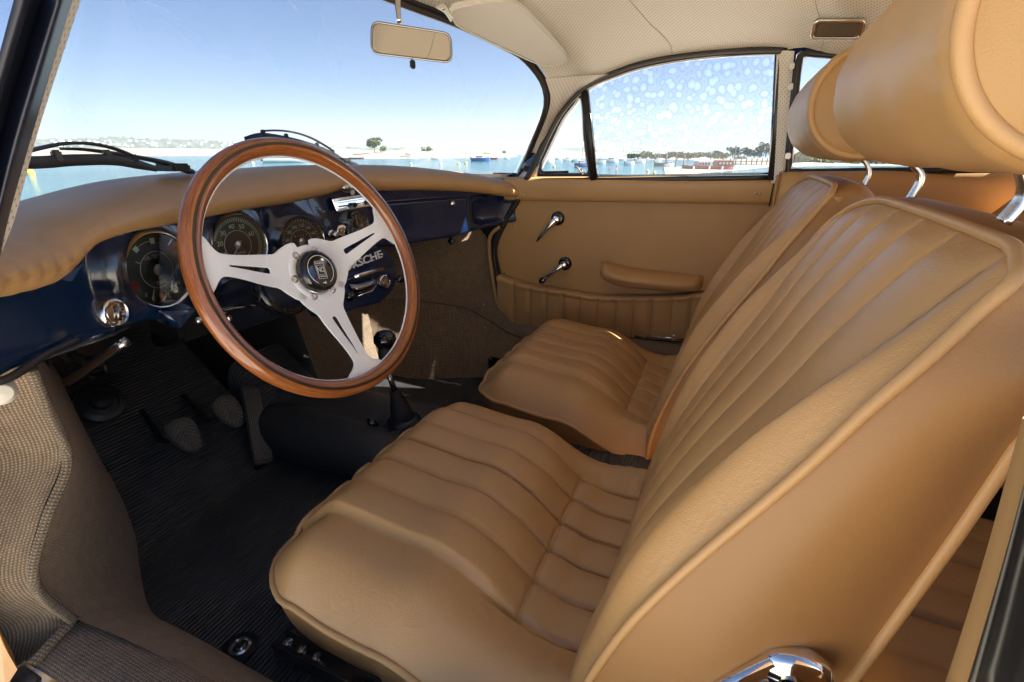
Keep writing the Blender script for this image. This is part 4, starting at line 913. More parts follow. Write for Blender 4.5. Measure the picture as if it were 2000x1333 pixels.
def pad():
    bot = [on(p, Yd, -.008) for p in [(-60, 590), (0, 579), (75, 554), (142, 488), (225, 458), (300, 444), (351, 435), (405, 423), (480, 409), (560, 397), (620, 384), (660, 374), (700, 370), (744, 373), (825, 372), (900, 375), (960, 381), (1009, 387), (1030, 391)]]
    top = [on(p, Yd, .055) for p in [(-30, 440), (40, 412), (130, 385), (250, 351), (350, 339), (420, 333), (480, 329), (540, 325), (600, 323), (680, 322), (750, 323), (800, 326), (850, 331), (900, 337), (950, 346), (1000, 356), (1030, 362)]]
    B, T_ = cr(bot, 220), cr(top, 220)
    # align by x
    xs = np.linspace(.13, 1.515, 220); f = lambda P, x: V(x, np.interp(x, [p[0] for p in P], [p[1] for p in P]), np.interp(x, [p[0] for p in P], [p[2] for p in P]))
    rows = []
    for i, x in enumerate(xs):
        b, t_ = f(B, x), f(T_, x); t_[1] = Yd(x) + .055; b[1] = Yd(x) - .006
        # outward direction in plan follows the bow of the dash
        sl = -2 * .27 * (x - .85) / .65 ** 2; d = nrm(V(sl, -1, 0)); h = t_[2] - b[2]
        r = [b + V(0, .012, .004) - d * 0, b]
        for a in np.linspace(0, 1, 15)[1:]:
            an = -math.pi / 2 + a * math.pi; cz = b[2] + h * (.5 + .5 * math.sin(an)) ; rad = .042 if x > .3 else .042
            mid = b[1] + (t_[1] - b[1]) * (a ** 2.2); dip = .018 * math.exp(-((x - 1.005) / .05) ** 2) * math.exp(-((a - .12) / .22) ** 2)
            r.append(V(x, mid, cz) + d * (rad * math.cos(an) ** .8 - dip))
        e = r[-1]; r += [e - d * .03 + V(0, 0, -.001), e - d * .07 + V(0, 0, -.008), e - d * .13 + V(0, 0, -.03)]
        wr = sm(.42 - x, 0, .2)
        rows.append([q + d * .0016 * wr * math.sin(j * .7) * math.sin(i * 1.9 + j * .5) for j, q in enumerate(cr(r, 34))])
    o = grid('dash_padding', rows, M['leather_smooth'], dash); o['label'] = 'rolled tan leather padding along the top of the dashboard'
    for p_ in ((233, 456), (1052 * 0 + 916, 373), (853, 371)): screw(on(p_, Yd, -.012) + V(0, -.004, 0), (0, -1, 0), dash, .003, M['chrome'])
    return rows
pad()
def glass_disc(c, n, r_, parent): 
    return lathe('glass', [(r_, 0), (r_ * .7, .0012), (.0, .0018)], c, n, M['glass_dial'], parent, 40)
simple('bezel', (.88, .86, .83), .14, 1.0)
def gauge(c, n, r_, kd):
    u, v, n = basis(n); lbl = {'oil': 'oil temperature and fuel gauge', 'tach': 'rev counter with green figures from 20 to 60', 'speed': 'speedometer with green figures and an odometer', 'clock': 'small clock with white hand'}[kd]
    g = lathe('clock' if kd == 'clock' else 'gauge', [(r_ * 1.0, -.012), (r_ * 1.0, .004), (r_ * .985, .009), (r_ * .955, .0118), (r_ * .925, .0105), (r_ * .915, .006), (r_ * .90, .001)], c, n, M['bezel'], dash, 56, cap=False); g['label'] = lbl
    d = c + n * .001; lathe('dial', [(r_ * .905, 0), (0, 0.0001)], d, n, M['dial'], g, 48)
    P = lambda a, rr, h=.0006: d + (u * math.sin(a) + v * math.cos(a)) * rr + n * h
    lathe('dial_ring', [(r_ * .47, .0002), (r_ * .47, .0012), (r_ * .455, .0012), (r_ * .455, .0002)], d, n, M['white_print'], g, 48, cap=False)
    k = r_ / .06
    def tick(a, r0, r1, wd, mat='green_print'):
        t_ = (u * math.cos(a) - v * math.sin(a)) * wd / 2; q = [P(a, r0) - t_, P(a, r1) - t_, P(a, r1) + t_, P(a, r0) + t_]; return q
    def ticks(lst, mat, nm='scale_marks'):
        vs, fs = [], []
        for q in lst: i = len(vs); vs += q; fs.append((i, i + 1, i + 2, i + 3))
        o = mk(nm, vs, fs, M[mat], g, False); o['kind'] = 'stuff'
    def label(s, a, rr, size, mat='green_print'):
        text('numeral', s, size * k, P(a, rr, .0008), u, v, M[mat], g, .0001)
    def needle(a, l, mat='white_print'):
        dr = u * math.sin(a) + v * math.cos(a); pr = u * math.cos(a) - v * math.sin(a); q = d + n * .0032
        mk('needle', [q - dr * .010 * k - pr * .0016, q - dr * .010 * k + pr * .0016, q + dr * l + pr * .0007, q + dr * l - pr * .0007], [(0, 1, 2, 3)], M[mat], g, False)
    if kd == 'tach':
        ticks([tick(R(-70 + i * 4.4), r_ * .74, r_ * .86, .0011) for i in range(50)], 'green_print')
        for s, a in (('10', -112), ('20', -78), ('30', -45), ('40', -10), ('50', 24), ('60', 62)): label(s, R(a), r_ * .60, .0125)
        ticks([tick(R(62 + i * 1.2), r_ * .74, r_ * .86, .0012) for i in range(5)], 'orange', 'red_zone')
        text('lettering', 'U.P.M.', .0070, d - v * r_ * .26 + u * .004 + n * .0008, u, v, M['white_print'], g, .0001); text('lettering', 'x100', .0060, d - v * r_ * .40 + u * .004 + n * .0008, u, v, M['white_print'], g, .0001)
        needle(R(-140), r_ * .55)
    elif kd == 'speed':
        ticks([tick(R(-95 + i * 8.6), r_ * .76, r_ * .86, .0011) for i in range(26)], 'green_print')
        for s, a in (('40', -112), ('60', -78), ('80', -48), ('100', -22), ('120', 10), ('140', 38), ('160', 66), ('180', 94), ('200', 122)): label(s, R(a), r_ * .62, .0105)
        bxm = u * .0; 
        for i, s in enumerate('01227'):
            cc = d + u * (-.0150 + .0075 * i) * k + v * .0135 * k + n * .0006; q = [cc + u * a * .0033 * k + v * b * .005 * k for a, b in ((-1, -1), (1, -1), (1, 1), (-1, 1))]
            mk('odometer_wheel', q, [(0, 1, 2, 3)], M['void_black'], g, False); text('digit', s, .0088 * k, cc + n * .0004, u, v, M['white_print'], g, .0001)
        text('lettering', 'km/h', .006, d - v * r_ * .3 + n * .0008, u, v, M['white_print'], g, .0001); needle(R(-150), r_ * .6)
    elif kd == 'oil':
        ticks([[P(R(-30), r_ * .66), P(R(-30), r_ * .80), P(R(-40), r_ * .80), P(R(-40), r_ * .66)], [P(R(0), r_ * .66), P(R(0), r_ * .80), P(R(10), r_ * .80), P(R(10), r_ * .66)]], 'green_print')
        ticks([[P(R(a), r_ * .72), P(R(a), r_ * .735), P(R(a + 4), r_ * .735), P(R(a + 4), r_ * .72)] for a in range(-30, 0, 4)], 'white_print')
        text('lettering', 'OIL-TEMP', .0072, d + v * r_ * .33 - u * .002 + n * .0008, u, v, M['white_print'], g, .0001); text('lettering', 'TANK', .0082, d - v * r_ * .34 + u * .003 + n * .0008, u, v, M['green_print'], g, .0001)
        ticks([tick(R(a), r_ * .66, r_ * .80, .0012) for a in (206, 188, 168, 148, 142)], 'green_print')
        for s, a, rr in (('0', 205, .76), ('2/4', 165, .66), ('4/4', 136, .66)): label(s, R(a), r_ * rr, .0105)
        for a, rr, m in ((-110, .74, 'red_lamp'), (-108, .36, 'green_lamp'), (70, .34, 'green_lamp'), (95, .72, 'green_lamp')): lathe('warning_lamp', [(.0062, 0), (.0060, .0012), (.003, .0022), (0, .0024)], P(R(a), r_ * rr, .0003), n, M[m], g, 20)
        q = d + n * .002; vs = [P(R(-58), r_ * .60), P(R(-58), r_ * .46), P(R(-60.5), r_ * .46), P(R(-60.5), r_ * .60)]; mk('needle', vs, [(0, 1, 2, 3)], M['white_print'], g, False)
        mk('needle', [P(R(205), r_ * .5), P(R(205), r_ * .72), P(R(208), r_ * .72), P(R(208), r_ * .5)], [(0, 1, 2, 3)], M['white_print'], g, False)
    else:
        ticks([tick(R(i * 30), r_ * .76, r_ * .86, .0009) for i in range(12)], 'green_print')
        for i, s in enumerate(('12', '1', '2', '3', '4', '5', '6', '7', '8', '9', '10', '11')): text('numeral', s, .0072, P(R(i * 30), r_ * .60, .0008), u, v, M['green_print'], g, .0001)
        needle(R(-8), r_ * .72); needle(R(140), r_ * .4); lathe('setting_knob', [(.0042, 0), (.004, .004), (0, .005)], P(R(115), r_ * .45), n, M['silver'], g, 16)
    lathe('needle_hub', [(.0085 * k, .002), (.0082 * k, .0042), (.0, .0062)], d, n, M['silver'] if kd != 'clock' else M['chrome_dark'], g, 28)
    glass_disc(c + n * .0072, n, r_ * .905, g)
for c, n, r_, kd in GP: gauge(c, n, r_, kd)
# heater / radio control panel, chrome, above the clock
def chrome_panel():
    p = [(645, 389), (735, 376), (742, 399), (655, 414)]; c = on((692, 395), Yd, -.004); n = nrm(V(-.10, -1, .12)); q = [atpl(a, c, n) for a in p]; u, v, n2 = basis(n)
    pts = [(np.dot(a - c, u), np.dot(a - c, v)) for a in q][::-1]
    h = extrude('heater_panel', pts, c, u, v, n2, .007, M['chrome'], dash, .002); h['label'] = 'chrome slider panel above the clock'
    for t_, m in ((.62, 'chrome_dark'), (.34, 'void_black')):
        a = q[0] + (q[3] - q[0]) * (1 - t_) + (q[1] - q[0]) * .06; b = q[1] + (q[2] - q[1]) * (1 - t_) - (q[1] - q[0]) * .04
        sweep('slot', [a + n2 * .0072, b + n2 * .0072], rrect(.003 if m == 'void_black' else .0015, .001, .0004, 1), M[m], h, up=tuple(n2))
    sweep('highlight_bar', [q[0] + n2 * .0075 + (q[3] - q[0]) * .12 + (q[1] - q[0]) * .02, q[1] + n2 * .0075 + (q[2] - q[1]) * .12 - (q[1] - q[0]) * .03], rrect(.008, .004, .0018, 3), M['silver'], h, up=tuple(n2))
    for tx, sz in ((.34, (.016, .014, .012)), (.66, (.010, .010, .012)), (.92, (.006, .006, .006))):
        k = q[0] + (q[1] - q[0]) * tx + (q[3] - q[0]) * .72 + n2 * .012; box('slider_knob', k, sz, M['black_plastic'], h, .003)
    return h
chrome_panel()
# ashtray light / lamp under the pad
lp = on((680, 366), Yd, -.028); g = lathe('map_lamp', [(.016, -.01), (.0155, .002), (.011, .008), (.0, .010)], lp, (-.1, -1, -.2), M['chrome_soft'], dash, 24, el=(1.4, .8)); lathe('switch_tab', [(.006, 0), (.0065, .003), (0, .005)], lp + V(.002, -.008, -.012), (-.1, -1, -.2), M['cream'], g, 16)
# knobs
def knob(p, off, n, r_, m='black_plastic', stem=.02, lab=None, collar=True):
    c = on(p, Yd, off); n = nrm(n); k = lathe('pull_knob', [(.004, -stem), (.004, 0), (r_ * .6, .001), (r_ * .95, .004), (r_, .009), (r_ * .85, .014), (r_ * .5, .017), (0, .018)], c, n, M[m], dash, 24)
    if collar: lathe('collar', [(r_ * 1.0, -stem - .004), (r_ * 1.0, -stem + .002), (r_ * .7, -stem + .004), (r_ * .45, -stem + .004)], c, n, M['chrome'], k, 24)
    if lab: k['label'] = lab
    return k
knob((680, 452), -.055, (-.35, -1, .05), .0135, stem=.028); knob((650, 458), -.012, (-.2, -1, 0), .010, 'chrome', stem=.004)
# ignition lock on the left
c = on((216, 612), Yd, -.004); n = nrm(V(.25, -1, .05))
L_ = lathe('ignition_lock', [(.020, -.006), (.020, .005), (.018, .009), (.0160, .010), (.0150, .006), (.0128, .006), (.0120, .009), (.0, .010)], c, n, M['chrome'], dash, 36, el=(1, 1)); u, v, n = basis(n)
sweep('key_slot', [c + n * .0125 - v * .009 - u * .002, c + n * .0125 + v * .009 + u * .002], rrect(.005, .004, .0015, 2), M['chrome_dark'], L_, up=tuple(n)); 
# knee level indicator housing (black paddle) and stalk lever
def paddle():
    c = on((345, 625), Yd, .0); c = at((345, 622), Y=.76); a = [at(p, Y=.745) for p in ((318, 612), (392, 604), (352, 650))]; b = [p + V(.0, .05, .01) for p in a]
    m_ = [(a[i] + a[(i + 1) % 3]) / 2 for i in range(3)]
    v_ = a + b; bm = bmesh.new(); og = origin_of(dash); vs = [bm.verts.new(p - og) for p in v_]
    bm.faces.new(vs[:3]); bm.faces.new(vs[3:][::-1]); [bm.faces.new((vs[i], vs[3 + i], vs[3 + (i + 1) % 3], vs[(i + 1) % 3])) for i in range(3)]
    bmesh.ops.recalc_face_normals(bm, faces=bm.faces); bmesh.ops.bevel(bm, geom=list(bm.edges), offset=.006, segments=3, affect='EDGES')
    me = bpy.data.meshes.new('column_shroud'); bm.to_mesh(me); bm.free(); sharp(link('column_shroud', me, M['paint'], dash), 50)['label'] = 'dark blue pointed bracket under the dashboard edge'
paddle()
# centre console with badge lettering, chrome handle ashtray and lighter
def console():
    c = at((700, 540), Y=.80); n = nrm(V(-.17, -1, .10)); u, v, n = basis(n)
    out = [(640, 470), (700, 488), (735, 478), (762, 492), (776, 515), (778, 545), (770, 572), (745, 592), (700, 604), (665, 616), (620, 620), (620, 520)]
    P = [atpl(p, c, n) for p in out]; pts = [(np.dot(q - c, u), np.dot(q - c, v)) for q in P]; pts = pts[::-1]
    pn = extrude('centre_console', pts, c - n * .045, u, v, n, .045, M['paint'], dash, .008, 3); pn['label'] = 'dark blue console plate below the dashboard centre with white lettering'
    A = lambda p: atpl(p, c + n * .001, n)
    a, b = A((690, 520)), A((731, 504)); du = nrm(b - a); dv = nrm(np.cross(n, du))
    bc = A((704, 512.5)); text('badge_lettering', 'PORSCHE', .0265, bc + n * .0004, du, dv, M['white_print'], pn, .0008, sx=1.25, off=.0004)
    a, b = A((672, 527)), A((731, 508)); sweep('badge_underline', [a, b], rrect(.0012, .0022, .0004, 1), M['white_print'], pn, up=tuple(dv))
    lathe('rivet', [(.0028, 0), (.0024, .0015), (0, .002)], A((746, 497)), n, M['white_print'], pn, 14)
    # seam step across the plate
    sweep('panel_crease', [A((676, 548)), A((720, 530)), A((765, 520))], rrect(.004, .004, .0015, 2), M['paint'], pn, up=tuple(dv))
    h0, h1 = A((686, 541)) + n * .010, A((742, 525)) + n * .010; sweep('chrome_bar', [h0, h1], rrect(.008, .010, .003, 3), M['chrome'], pn, up=tuple(dv))
    # ashtray drawer: bulged chrome-brown box
    q0, q1, q2, q3 = A((682, 556)), A((732, 541)), A((728, 563)), A((690, 577)); rows = []
    for k in np.linspace(0, 1, 12): rows.append([(q0 + (q3 - q0) * k) + ((q1 + (q2 - q1) * k) - (q0 + (q3 - q0) * k)) * j + n * (.002 + .018 * math.sin(math.pi * k) ** .6 * math.sin(math.pi * j) ** .3) for j in np.linspace(0, 1, 16)])
    grid('ashtray', rows, M['chrome_dark'], pn)['label'] = 'bulged chrome ashtray drawer'
    sweep('ashtray_lip', [A((697, 578)) + n * .004, A((722, 568)) + n * .010, A((733, 556)) + n * .004], rrect(.003, .003, .001, 2), M['chrome'], pn, up=tuple(dv))
    lc = A((750, 551)); li = lathe('cigarette_lighter', [(.0175, 0), (.0175, .004), (.0155, .0055), (.0140, .004), (.0135, .002), (.0125, .002), (.0120, .006), (.0085, .0065), (.0080, .010), (0, .011)], lc, n, M['chrome'], pn, 32)
    lathe('black_ring', [(.0135, .0045), (.0088, .0070)], lc, n, M['black_matt'], li, 32); text('lettering', 'ZIGARRE', .0034, lc + n * .0113, du, dv, M['black_matt'], li, .0001)
    for p, r_ in (((671, 578), .0125), ((769, 545), .0115)):
        kc = A(p) + n * .022; kk = lathe('radio_knob', [(.004, -.024), (.004, -.004), (r_ * .8, -.003), (r_, .002), (r_ * .9, .008), (r_ * .5, .011), (0, .012)], kc, n, M['black_plastic'], pn, 24)
console()
# glovebox lid outline and lock
lk = on((885, 398), Yd, -.012); lathe('glovebox_lock', [(.0095, -.004), (.0095, .003), (.0075, .005), (.0035, .005), (.003, .003), (0, .003)], lk, (.35, -1, .05), M['chrome'], dash, 24)
tube('glovebox_gap', [V(x, py(x, .5915) - .0015, .5915) for x in np.linspace(1.115, 1.344, 20)], .0015, M['void_black'], dash, n=5)
tube('glovebox_gap', [V(1.3475, py(1.346, z) - .0005, z) for z in np.linspace(.59, .492, 12)], .0016, M['void_black'], dash, n=5)
tube('glovebox_edge', [V(1.3445, py(1.342, z) - .001, z) for z in np.linspace(.588, .492, 12)], .0012, M['paint'], dash, n=5)
box('pull_knob', on((882, 471), Yd, .02) , (.022, .022, .020), M['black_plastic'], dash, .006)
# chrome lip along lower left edge
tube('lower_edge_trim', [V(x, py(x, zb(x) + .006) + .012, zb(x) - .006) for x in np.linspace(.235, .40, 14)], .0022, M['chrome_soft'], dash, n=6)
# under-dash pieces
ph = thing('handbrake_handle', 'slim chrome pull handle under the left end of the dashboard', 'handle', tuple(at((190, 705), X=.34)))
tube('grip', [at((131, 746), X=.335), at((150, 735), X=.335), at((190, 706), X=.34), (at((232, 676), X=.345)), at((247, 668), X=.35)], .0065, M['chrome_soft'], ph, res=16, n=12)
lathe('lock_ring', [(.016, 0), (.016, .006), (.012, .008), (.010, .004)], at((186, 722), X=.44), (-.3, -1, .2), M['chrome_dark'], ph, 24, cap=False)
hs = thing('dimmer_switch', 'round black rubber foot switch on the left of the footwell', 'switch', tuple(at((195, 790), X=.47)))
lathe('boot', [(.042, 0), (.040, .010), (.030, .014), (.028, .010), (.018, .012), (.016, .022), (.0, .024)], at((195, 790), X=.475), (-.1, -.75, .65), M['rubber'], hs, 32)
for i in range(3): tube('wiring', [V(.30 + .02 * i, .80 + .03 * i, .47), V(.33 + .03 * i, .90, .40), V(.36 + .02 * i, 1.02, .44), V(.46, 1.15, .38)], .007 - .001 * i, M['rubber'], dash, res=16, n=8)
box('fuse_box', (.42, 1.02, .42), (.10, .06, .07), M['black_plastic'], dash, .006); box('steering_bracket', (.62, .98, .42), (.12, .10, .10), M['black_matt'], dash, .01)
# ================================================================== STEERING WHEEL
WC = V(.593, .569, .549); Wn = nrm(V(-.081, -.927, .366)); Wu, Wv, Wn = basis(Wn)
wheel = thing('steering_wheel', 'three spoke steering wheel with glossy wooden rim and dark inlay', 'steering wheel', tuple(WC))
def ringp(r, off, n=128): return [WC + Wn * off + (Wu * math.cos(a) + Wv * math.sin(a)) * r for a in np.linspace(0, 2 * math.pi, n, endpoint=False)]
RR = .1965; tr = .0128
# rim built in two laminations so that the inlay is a real groove
prof = [(tr * 1.05 * math.cos(a), tr * math.sin(a)) for a in np.linspace(0, 2 * math.pi, 22, endpoint=False)]
sweep('rim', ringp(RR, -tr - .0006, 160), prof, M['wood'], wheel, True, up=tuple(Wn))
sweep('rim_inlay', ringp(RR, -.0012, 160), rrect(.0046, .0016, .0006, 2), M['wood_dark'], wheel, True, up=tuple(Wn))
sweep('rim_inlay', ringp(RR - .0145, -.016, 160), rrect(.0022, .0030, .0008, 2), M['aluminium'], wheel, True, up=tuple(Wn))
# spokes: dished polished plate
def spokes():
    HO, RO = -.040, -.0165
    def z_of(r): return HO + (RO - HO) * sm(r, .060, .172)
    angs = [166.3, 15.8, -89.2]
    rs = list(np.r_[[.030, .040, .048, .0535, .0555, .058, .061, .065, .070, .075], np.linspace(.0775, .1475, 22), np.linspace(.150, .180, 9), .1835])
    for a0 in angs:
        a = R(a0); V3 = []; F = []
        for i, r in enumerate(rs):
            w_ = .0265 - .0110 * sm(r, .06, .155) + .024 * sm(r, .152, .184) ** 1.7
            al = math.asin(min(.99, w_ / r)); al = al + (R(60.3) - al) * (1 - sm(r, .0535, .078)) ** 2.2 if r > .0535 else R(60.3)
            k = np.clip((r - .0775) / (.146 - .0775), 0, 1); sw = (.0050 * (1 - k) + .0013 * k) if .0775 <= r <= .1476 else .0003
            if abs(r - .0775) < .001: sw = .0030
            sa = sw / r
            for t_ in list(np.linspace(-al, -sa, 9)) + list(np.linspace(sa, al, 9)):
                V3.append(WC + Wn * z_of(r) + (Wu * math.cos(a + t_) + Wv * math.sin(a + t_)) * r)
        for i in range(len(rs) - 1):
            for j in range(17):
                if j == 8 and rs[i] >= .0770 and rs[i + 1] <= .1480: continue
                F.append((i * 18 + j, i * 18 + j + 1, (i + 1) * 18 + j + 1, (i + 1) * 18 + j))
        o = mk('spoke', V3, F, M['aluminium'], wheel, True); md = o.modifiers.new('t', 'SOLIDIFY'); md.thickness = .0032; md.offset = 0
        md = o.modifiers.new('b', 'BEVEL'); md.width = .0006; md.segments = 2; md.limit_method = 'ANGLE'
    hub = lathe('hub_plate', [(.0, -.004), (.045, -.004), (.0465, .0012), (.0455, .0024), (.036, .0025), (.0345, .0010), (.0, .0010)], WC + Wn * HO, Wn, M['aluminium'], wheel, 64)
    hc = WC + Wn * HO
    for p in ((577.5, 499.9), (615.6, 490.1), (650.3, 523.3), (649.3, 565.8), (613.6, 578.9), (575.6, 545.7)):
        q = atpl(p, hc + Wn * .002, Wn); s = lathe('hub_screw', [(.0062, -.002), (.0062, .0009), (.0052, .0016), (.0030, .0016), (.0026, -.0006), (0, -.0006)], q, Wn, M['chrome_soft'], wheel, 24)
        lathe('socket', [(.0027, 0), (0, .0001)], q + Wn * .0000, Wn, M['void_black'], s, 6)
    b = lathe('horn_button', [(.0345, .000), (.0345, .012), (.0325, .016), (.0285, .0185), (.0270, .0175), (.0262, .0168), (.0, .0172)], hc, Wn, M['black_plastic'], wheel, 64)
    lathe('ring', [(.0362, .001), (.0362, .0035), (.0348, .0038), (.0346, .001)], hc, Wn, M['chrome_soft'], b, 64, cap=False)
    f = hc + Wn * .0178; th = R(-7); U2 = Wu * math.cos(th) + Wv * math.sin(th); V2 = np.cross(Wn, U2)
    def arc(a0, a1, r, wd, nm='emblem_arc'):
        P = [f + (U2 * math.cos(a) + V2 * math.sin(a)) * r for a in np.linspace(R(a0), R(a1), 40)]; sweep(nm, P, rrect(wd, .0006, .0002, 1), M['white_print'], b, up=tuple(Wn))
    arc(-62, 242, .0238, .0011); 
    fr = rrect(.0165, .0270, .0015, 3)
    for wd, hg, y, nm in ((.0165, .0290, 0, 'emblem_frame'), (.0125, .0150, 0, 'emblem_shield')):
        P = [f + U2 * a + V2 * (b_ + y) for a, b_ in rrect(wd, hg, .0012, 3)]; sweep(nm, P, rrect(.0007, .0006, .0002, 1), M['white_print'], b, True, up=tuple(Wn))
    text('lettering', 'NARDI', .0048, f + V2 * .0110, U2, V2, M['white_print'], b, .0002); text('lettering', 'TORINO', .0042, f - V2 * .0110, U2, V2, M['white_print'], b, .0002); text('lettering', 'ND', .0125, f + Wn * .0001, U2, V2, M['white_print'], b, .0002, sx=.72)
    # little horn symbol
    q = f - V2 * .0215 + U2 * .000; pts = [(-.0035, .0006), (-.001, .0006), (.003, .0024), (.003, -.0024), (-.001, -.0006), (-.0035, -.0006)]
    extrude('horn_symbol', pts, q, U2, V2, Wn, .0004, M['white_print'], b)
spokes()
col = thing('steering_column', 'dark steering column with round housing and chrome stalk behind the wheel', 'steering column', tuple(WC - Wn * .1))
lathe('column_housing', [(.010, -.045), (.030, -.05), (.036, -.07), (.042, -.10), (.046, -.16), (.048, -.20), (.046, -.34), (.03, -.36)], WC, Wn, M['paint_dull'], col, 48)
lathe('switch_ring', [(.049, -.118), (.053, -.122), (.053, -.138), (.049, -.142)], WC, Wn, M['black_plastic'], col, 48)
tube('column_tube', [WC - Wn * .34, WC - Wn * .62], .022, M['black_matt'], col, n=16)
st = WC - Wn * .15; tube('indicator_stalk', [st - Wu * .045 - V(0, 0, .02), at((455, 603), Y=.70), at((420, 612), Y=.68), at((385, 628), Y=.66)], .0045, M['chrome'], col, res=20, n=10)
box('switch_tip', at((447, 622), Y=.72), (.008, .008, .010), M['chrome_soft'], col, .002)
# ================================================================== LEVERS AND PEDALS
gl = thing('gear_lever', 'black gear lever with ball knob and rubber boot on the tunnel', 'gear lever', (.82, .63, .12))
kb = V(.835, .668, .322); bs = V(.828, .630, .122)
lathe('boot_base', [(.040, -.008), (.040, .004), (.034, .010), (.030, .014), (.027, .014)], bs, (0, 0, 1), M['rubber'], gl, 36)
lathe('boot', [(.029, .012), (.026, .026), (.021, .048), (.0135, .072), (.0125, .082), (.009, .083)], bs, nrm(V(-.10, .16, 1)), M['rubber_matt'], gl, 32)
ax = nrm(V(-.10, .16, 1)); tube('shaft', [bs + ax * .06, bs + ax * .12, kb - V(.0, -.004, .055), kb - V(0, 0, .03)], .0068, M['chrome_dark'], gl, res=16, n=12)
lathe('knob_collar', [(.0165, -.056), (.0185, -.040), (.0175, -.022), (.015, -.014)], kb, (0, 0, 1), M['black_matt'], gl, 24)
lathe('knob', [(.010, -.020), (.020, -.015), (.0255, -.004), (.0245, .008), (.018, .017), (.009, .0205), (0, .0215)], kb, (0, 0, 1), M['black_plastic'], gl, 36)
hl = thing('heater_lever', 'small black tipped lever in front of the gear boot', 'lever', tuple(at((735, 840), X=.785)))
tube('arm', [at((763, 843), X=.80), at((748, 852), X=.79), at((736, 836), X=.785)], .003, M['chrome_soft'], hl, res=10, n=8); tube('grip', [at((738, 840), X=.785), at((728, 828), X=.782), at((719, 818), X=.78)], .0075, M['black_plastic'], hl, res=10, n=12, scale=[1, 1, 1.1, 1.2, 1.25, 1.25, 1.2, 1.1, .9, .5])
tube('cover', [at((770, 868), X=.80), at((720, 880), X=.79)], .018, M['leather_black'], hl, n=12)
Tn = nrm(V(0, -.67, .745))
def toe(p, lift=0.0):
    return atpl(p, V(0, .95, 0) + Tn * lift, Tn)
def pedal(cp_, arm, label):
    c = toe(cp_, .09); arm_end = toe(arm[0], .0); t = thing(label.split(':')[0], label.split(':')[1], 'pedal', tuple(c)); n = nrm(V(-.05, -.80, .60)); u, v, n = basis(n)
    out = [(-.026, .018), (-.020, .030), (.0, .036), (.020, .030), (.026, .018), (.025, -.006), (.014, -.030), (.0, -.038), (-.014, -.030), (-.025, -.006)]
    out = [tuple(p) for p in cr([V(a * 1.08, b * 1.12, 0) for a, b in out], 32, True)]; out = [(a[0], a[1]) for a in out]
    pd = extrude('pedal_pad', out, c, u, v, n, .010, M['pedal_rubber'], t, .003)
    for k in range(4):       # chevron ribs
        y = .030 - k * .0085; w_ = .020 - .001 * k; sweep('rib', [c + n * .0105 + u * -w_ + v * (y - .016), c + n * .0105 + v * y, c + n * .0105 + u * w_ + v * (y - .016)], rrect(.0016, .002, .0005, 1), M['rubber_rib'], t, up=tuple(n))
    for k in range(7): a = R(200 + k * 23.3); sweep('rib', [c + n * .0105 + u * math.cos(a) * .013 + v * (math.sin(a) * .016 - .006), c + n * .0105 + u * math.cos(a) * .022 + v * (math.sin(a) * .029 - .006)], rrect(.0016, .002, .0005, 1), M['rubber_rib'], t, up=tuple(n))
    a1 = toe(arm[0], .002); a2 = toe(arm[1], .055); tube('pedal_arm', [a1, (a1 + a2) / 2, a2, c - n * .002], .0055, M['black_matt'], t, res=14, n=8)
    sweep('floor_slot', [toe(arm[0], .0025) , toe(arm[1], .0025)], rrect(.009, .002, .0008, 2), M['void_black'], t, up=tuple(Tn))
simple('rubber_rib', (.22, .20, .17), .5)
pedal((360, 852), [(277, 803), (318, 862)], 'clutch_pedal:left black rubber pedal pad with chevron ribs on a bent arm'); pedal((446, 806), [(358, 772), (405, 822)], 'brake_pedal:middle black rubber pedal pad with chevron ribs, higher than the clutch')
def accel():
    q = [toe(p, l) for p, l in (((470, 758), .05), ((506, 756), .05), ((531, 905), .02), ((490, 912), .02))]; t = thing('accelerator_pedal', 'long upright ribbed black accelerator pedal', 'pedal', tuple(q[3]))
    c = sum(q) / 4; u = nrm(q[1] - q[0] + q[2] - q[3]); v = nrm(q[0] - q[3]); n = nrm(np.cross(u, v)); v = np.cross(n, u); W_, H_ = np.linalg.norm(q[1] - q[0]), np.linalg.norm(q[0] - q[3])
    extrude('pedal_pad', rrect(W_, H_, .010, 4), c, u, v, n, .012, M['pedal_rubber'], t, .003)
    for k in np.linspace(-.4, .4, 9): sweep('rib', [c + n * .0125 + u * W_ * k - v * H_ * .45, c + n * .0125 + u * W_ * k + v * H_ * .45], rrect(.0026, .0022, .0008, 1), M['rubber_rib'], t, up=tuple(n))
    box('hinge', q[3] + (q[2] - q[3]) * .5 - n * .01, (.03, .012, .012), M['black_matt'], t, .002)
accel()
# ================================================================== MIRROR, VISOR, DOME LIGHT
mr = thing('rear_view_mirror', 'chrome framed rear view mirror hanging from the windscreen header', 'mirror', tuple(at((802, 85), X=.84)))
mc = at((803, 83), X=.84); mn = nrm(V(-.84, -.52, -.02)); mu, mv, mn = basis(mn)
q = [atpl(p, mc, mn) for p in ((726, 42), (880, 66), (883, 123), (725, 104))]; mo = [(np.dot(a - mc, mu), np.dot(a - mc, mv)) for a in q][::-1]
def round_poly(pts, r, k=5):
    out = []; n = len(pts)
    for i in range(n):
        a, b, c = [np.array(pts[(i + d) % n]) for d in (-1, 0, 1)]; p0 = b + (a - b) / np.linalg.norm(a - b) * r; p1 = b + (c - b) / np.linalg.norm(c - b) * r
        for t_ in np.linspace(0, 1, k): out.append(tuple((1 - t_) ** 2 * p0 + 2 * t_ * (1 - t_) * b + t_ * t_ * p1))
    return out
mo = round_poly(mo, .014); extrude('mirror_body', mo, mc - mn * .012, mu, mv, mn, .012, M['chrome_soft'], mr, .004, 3)
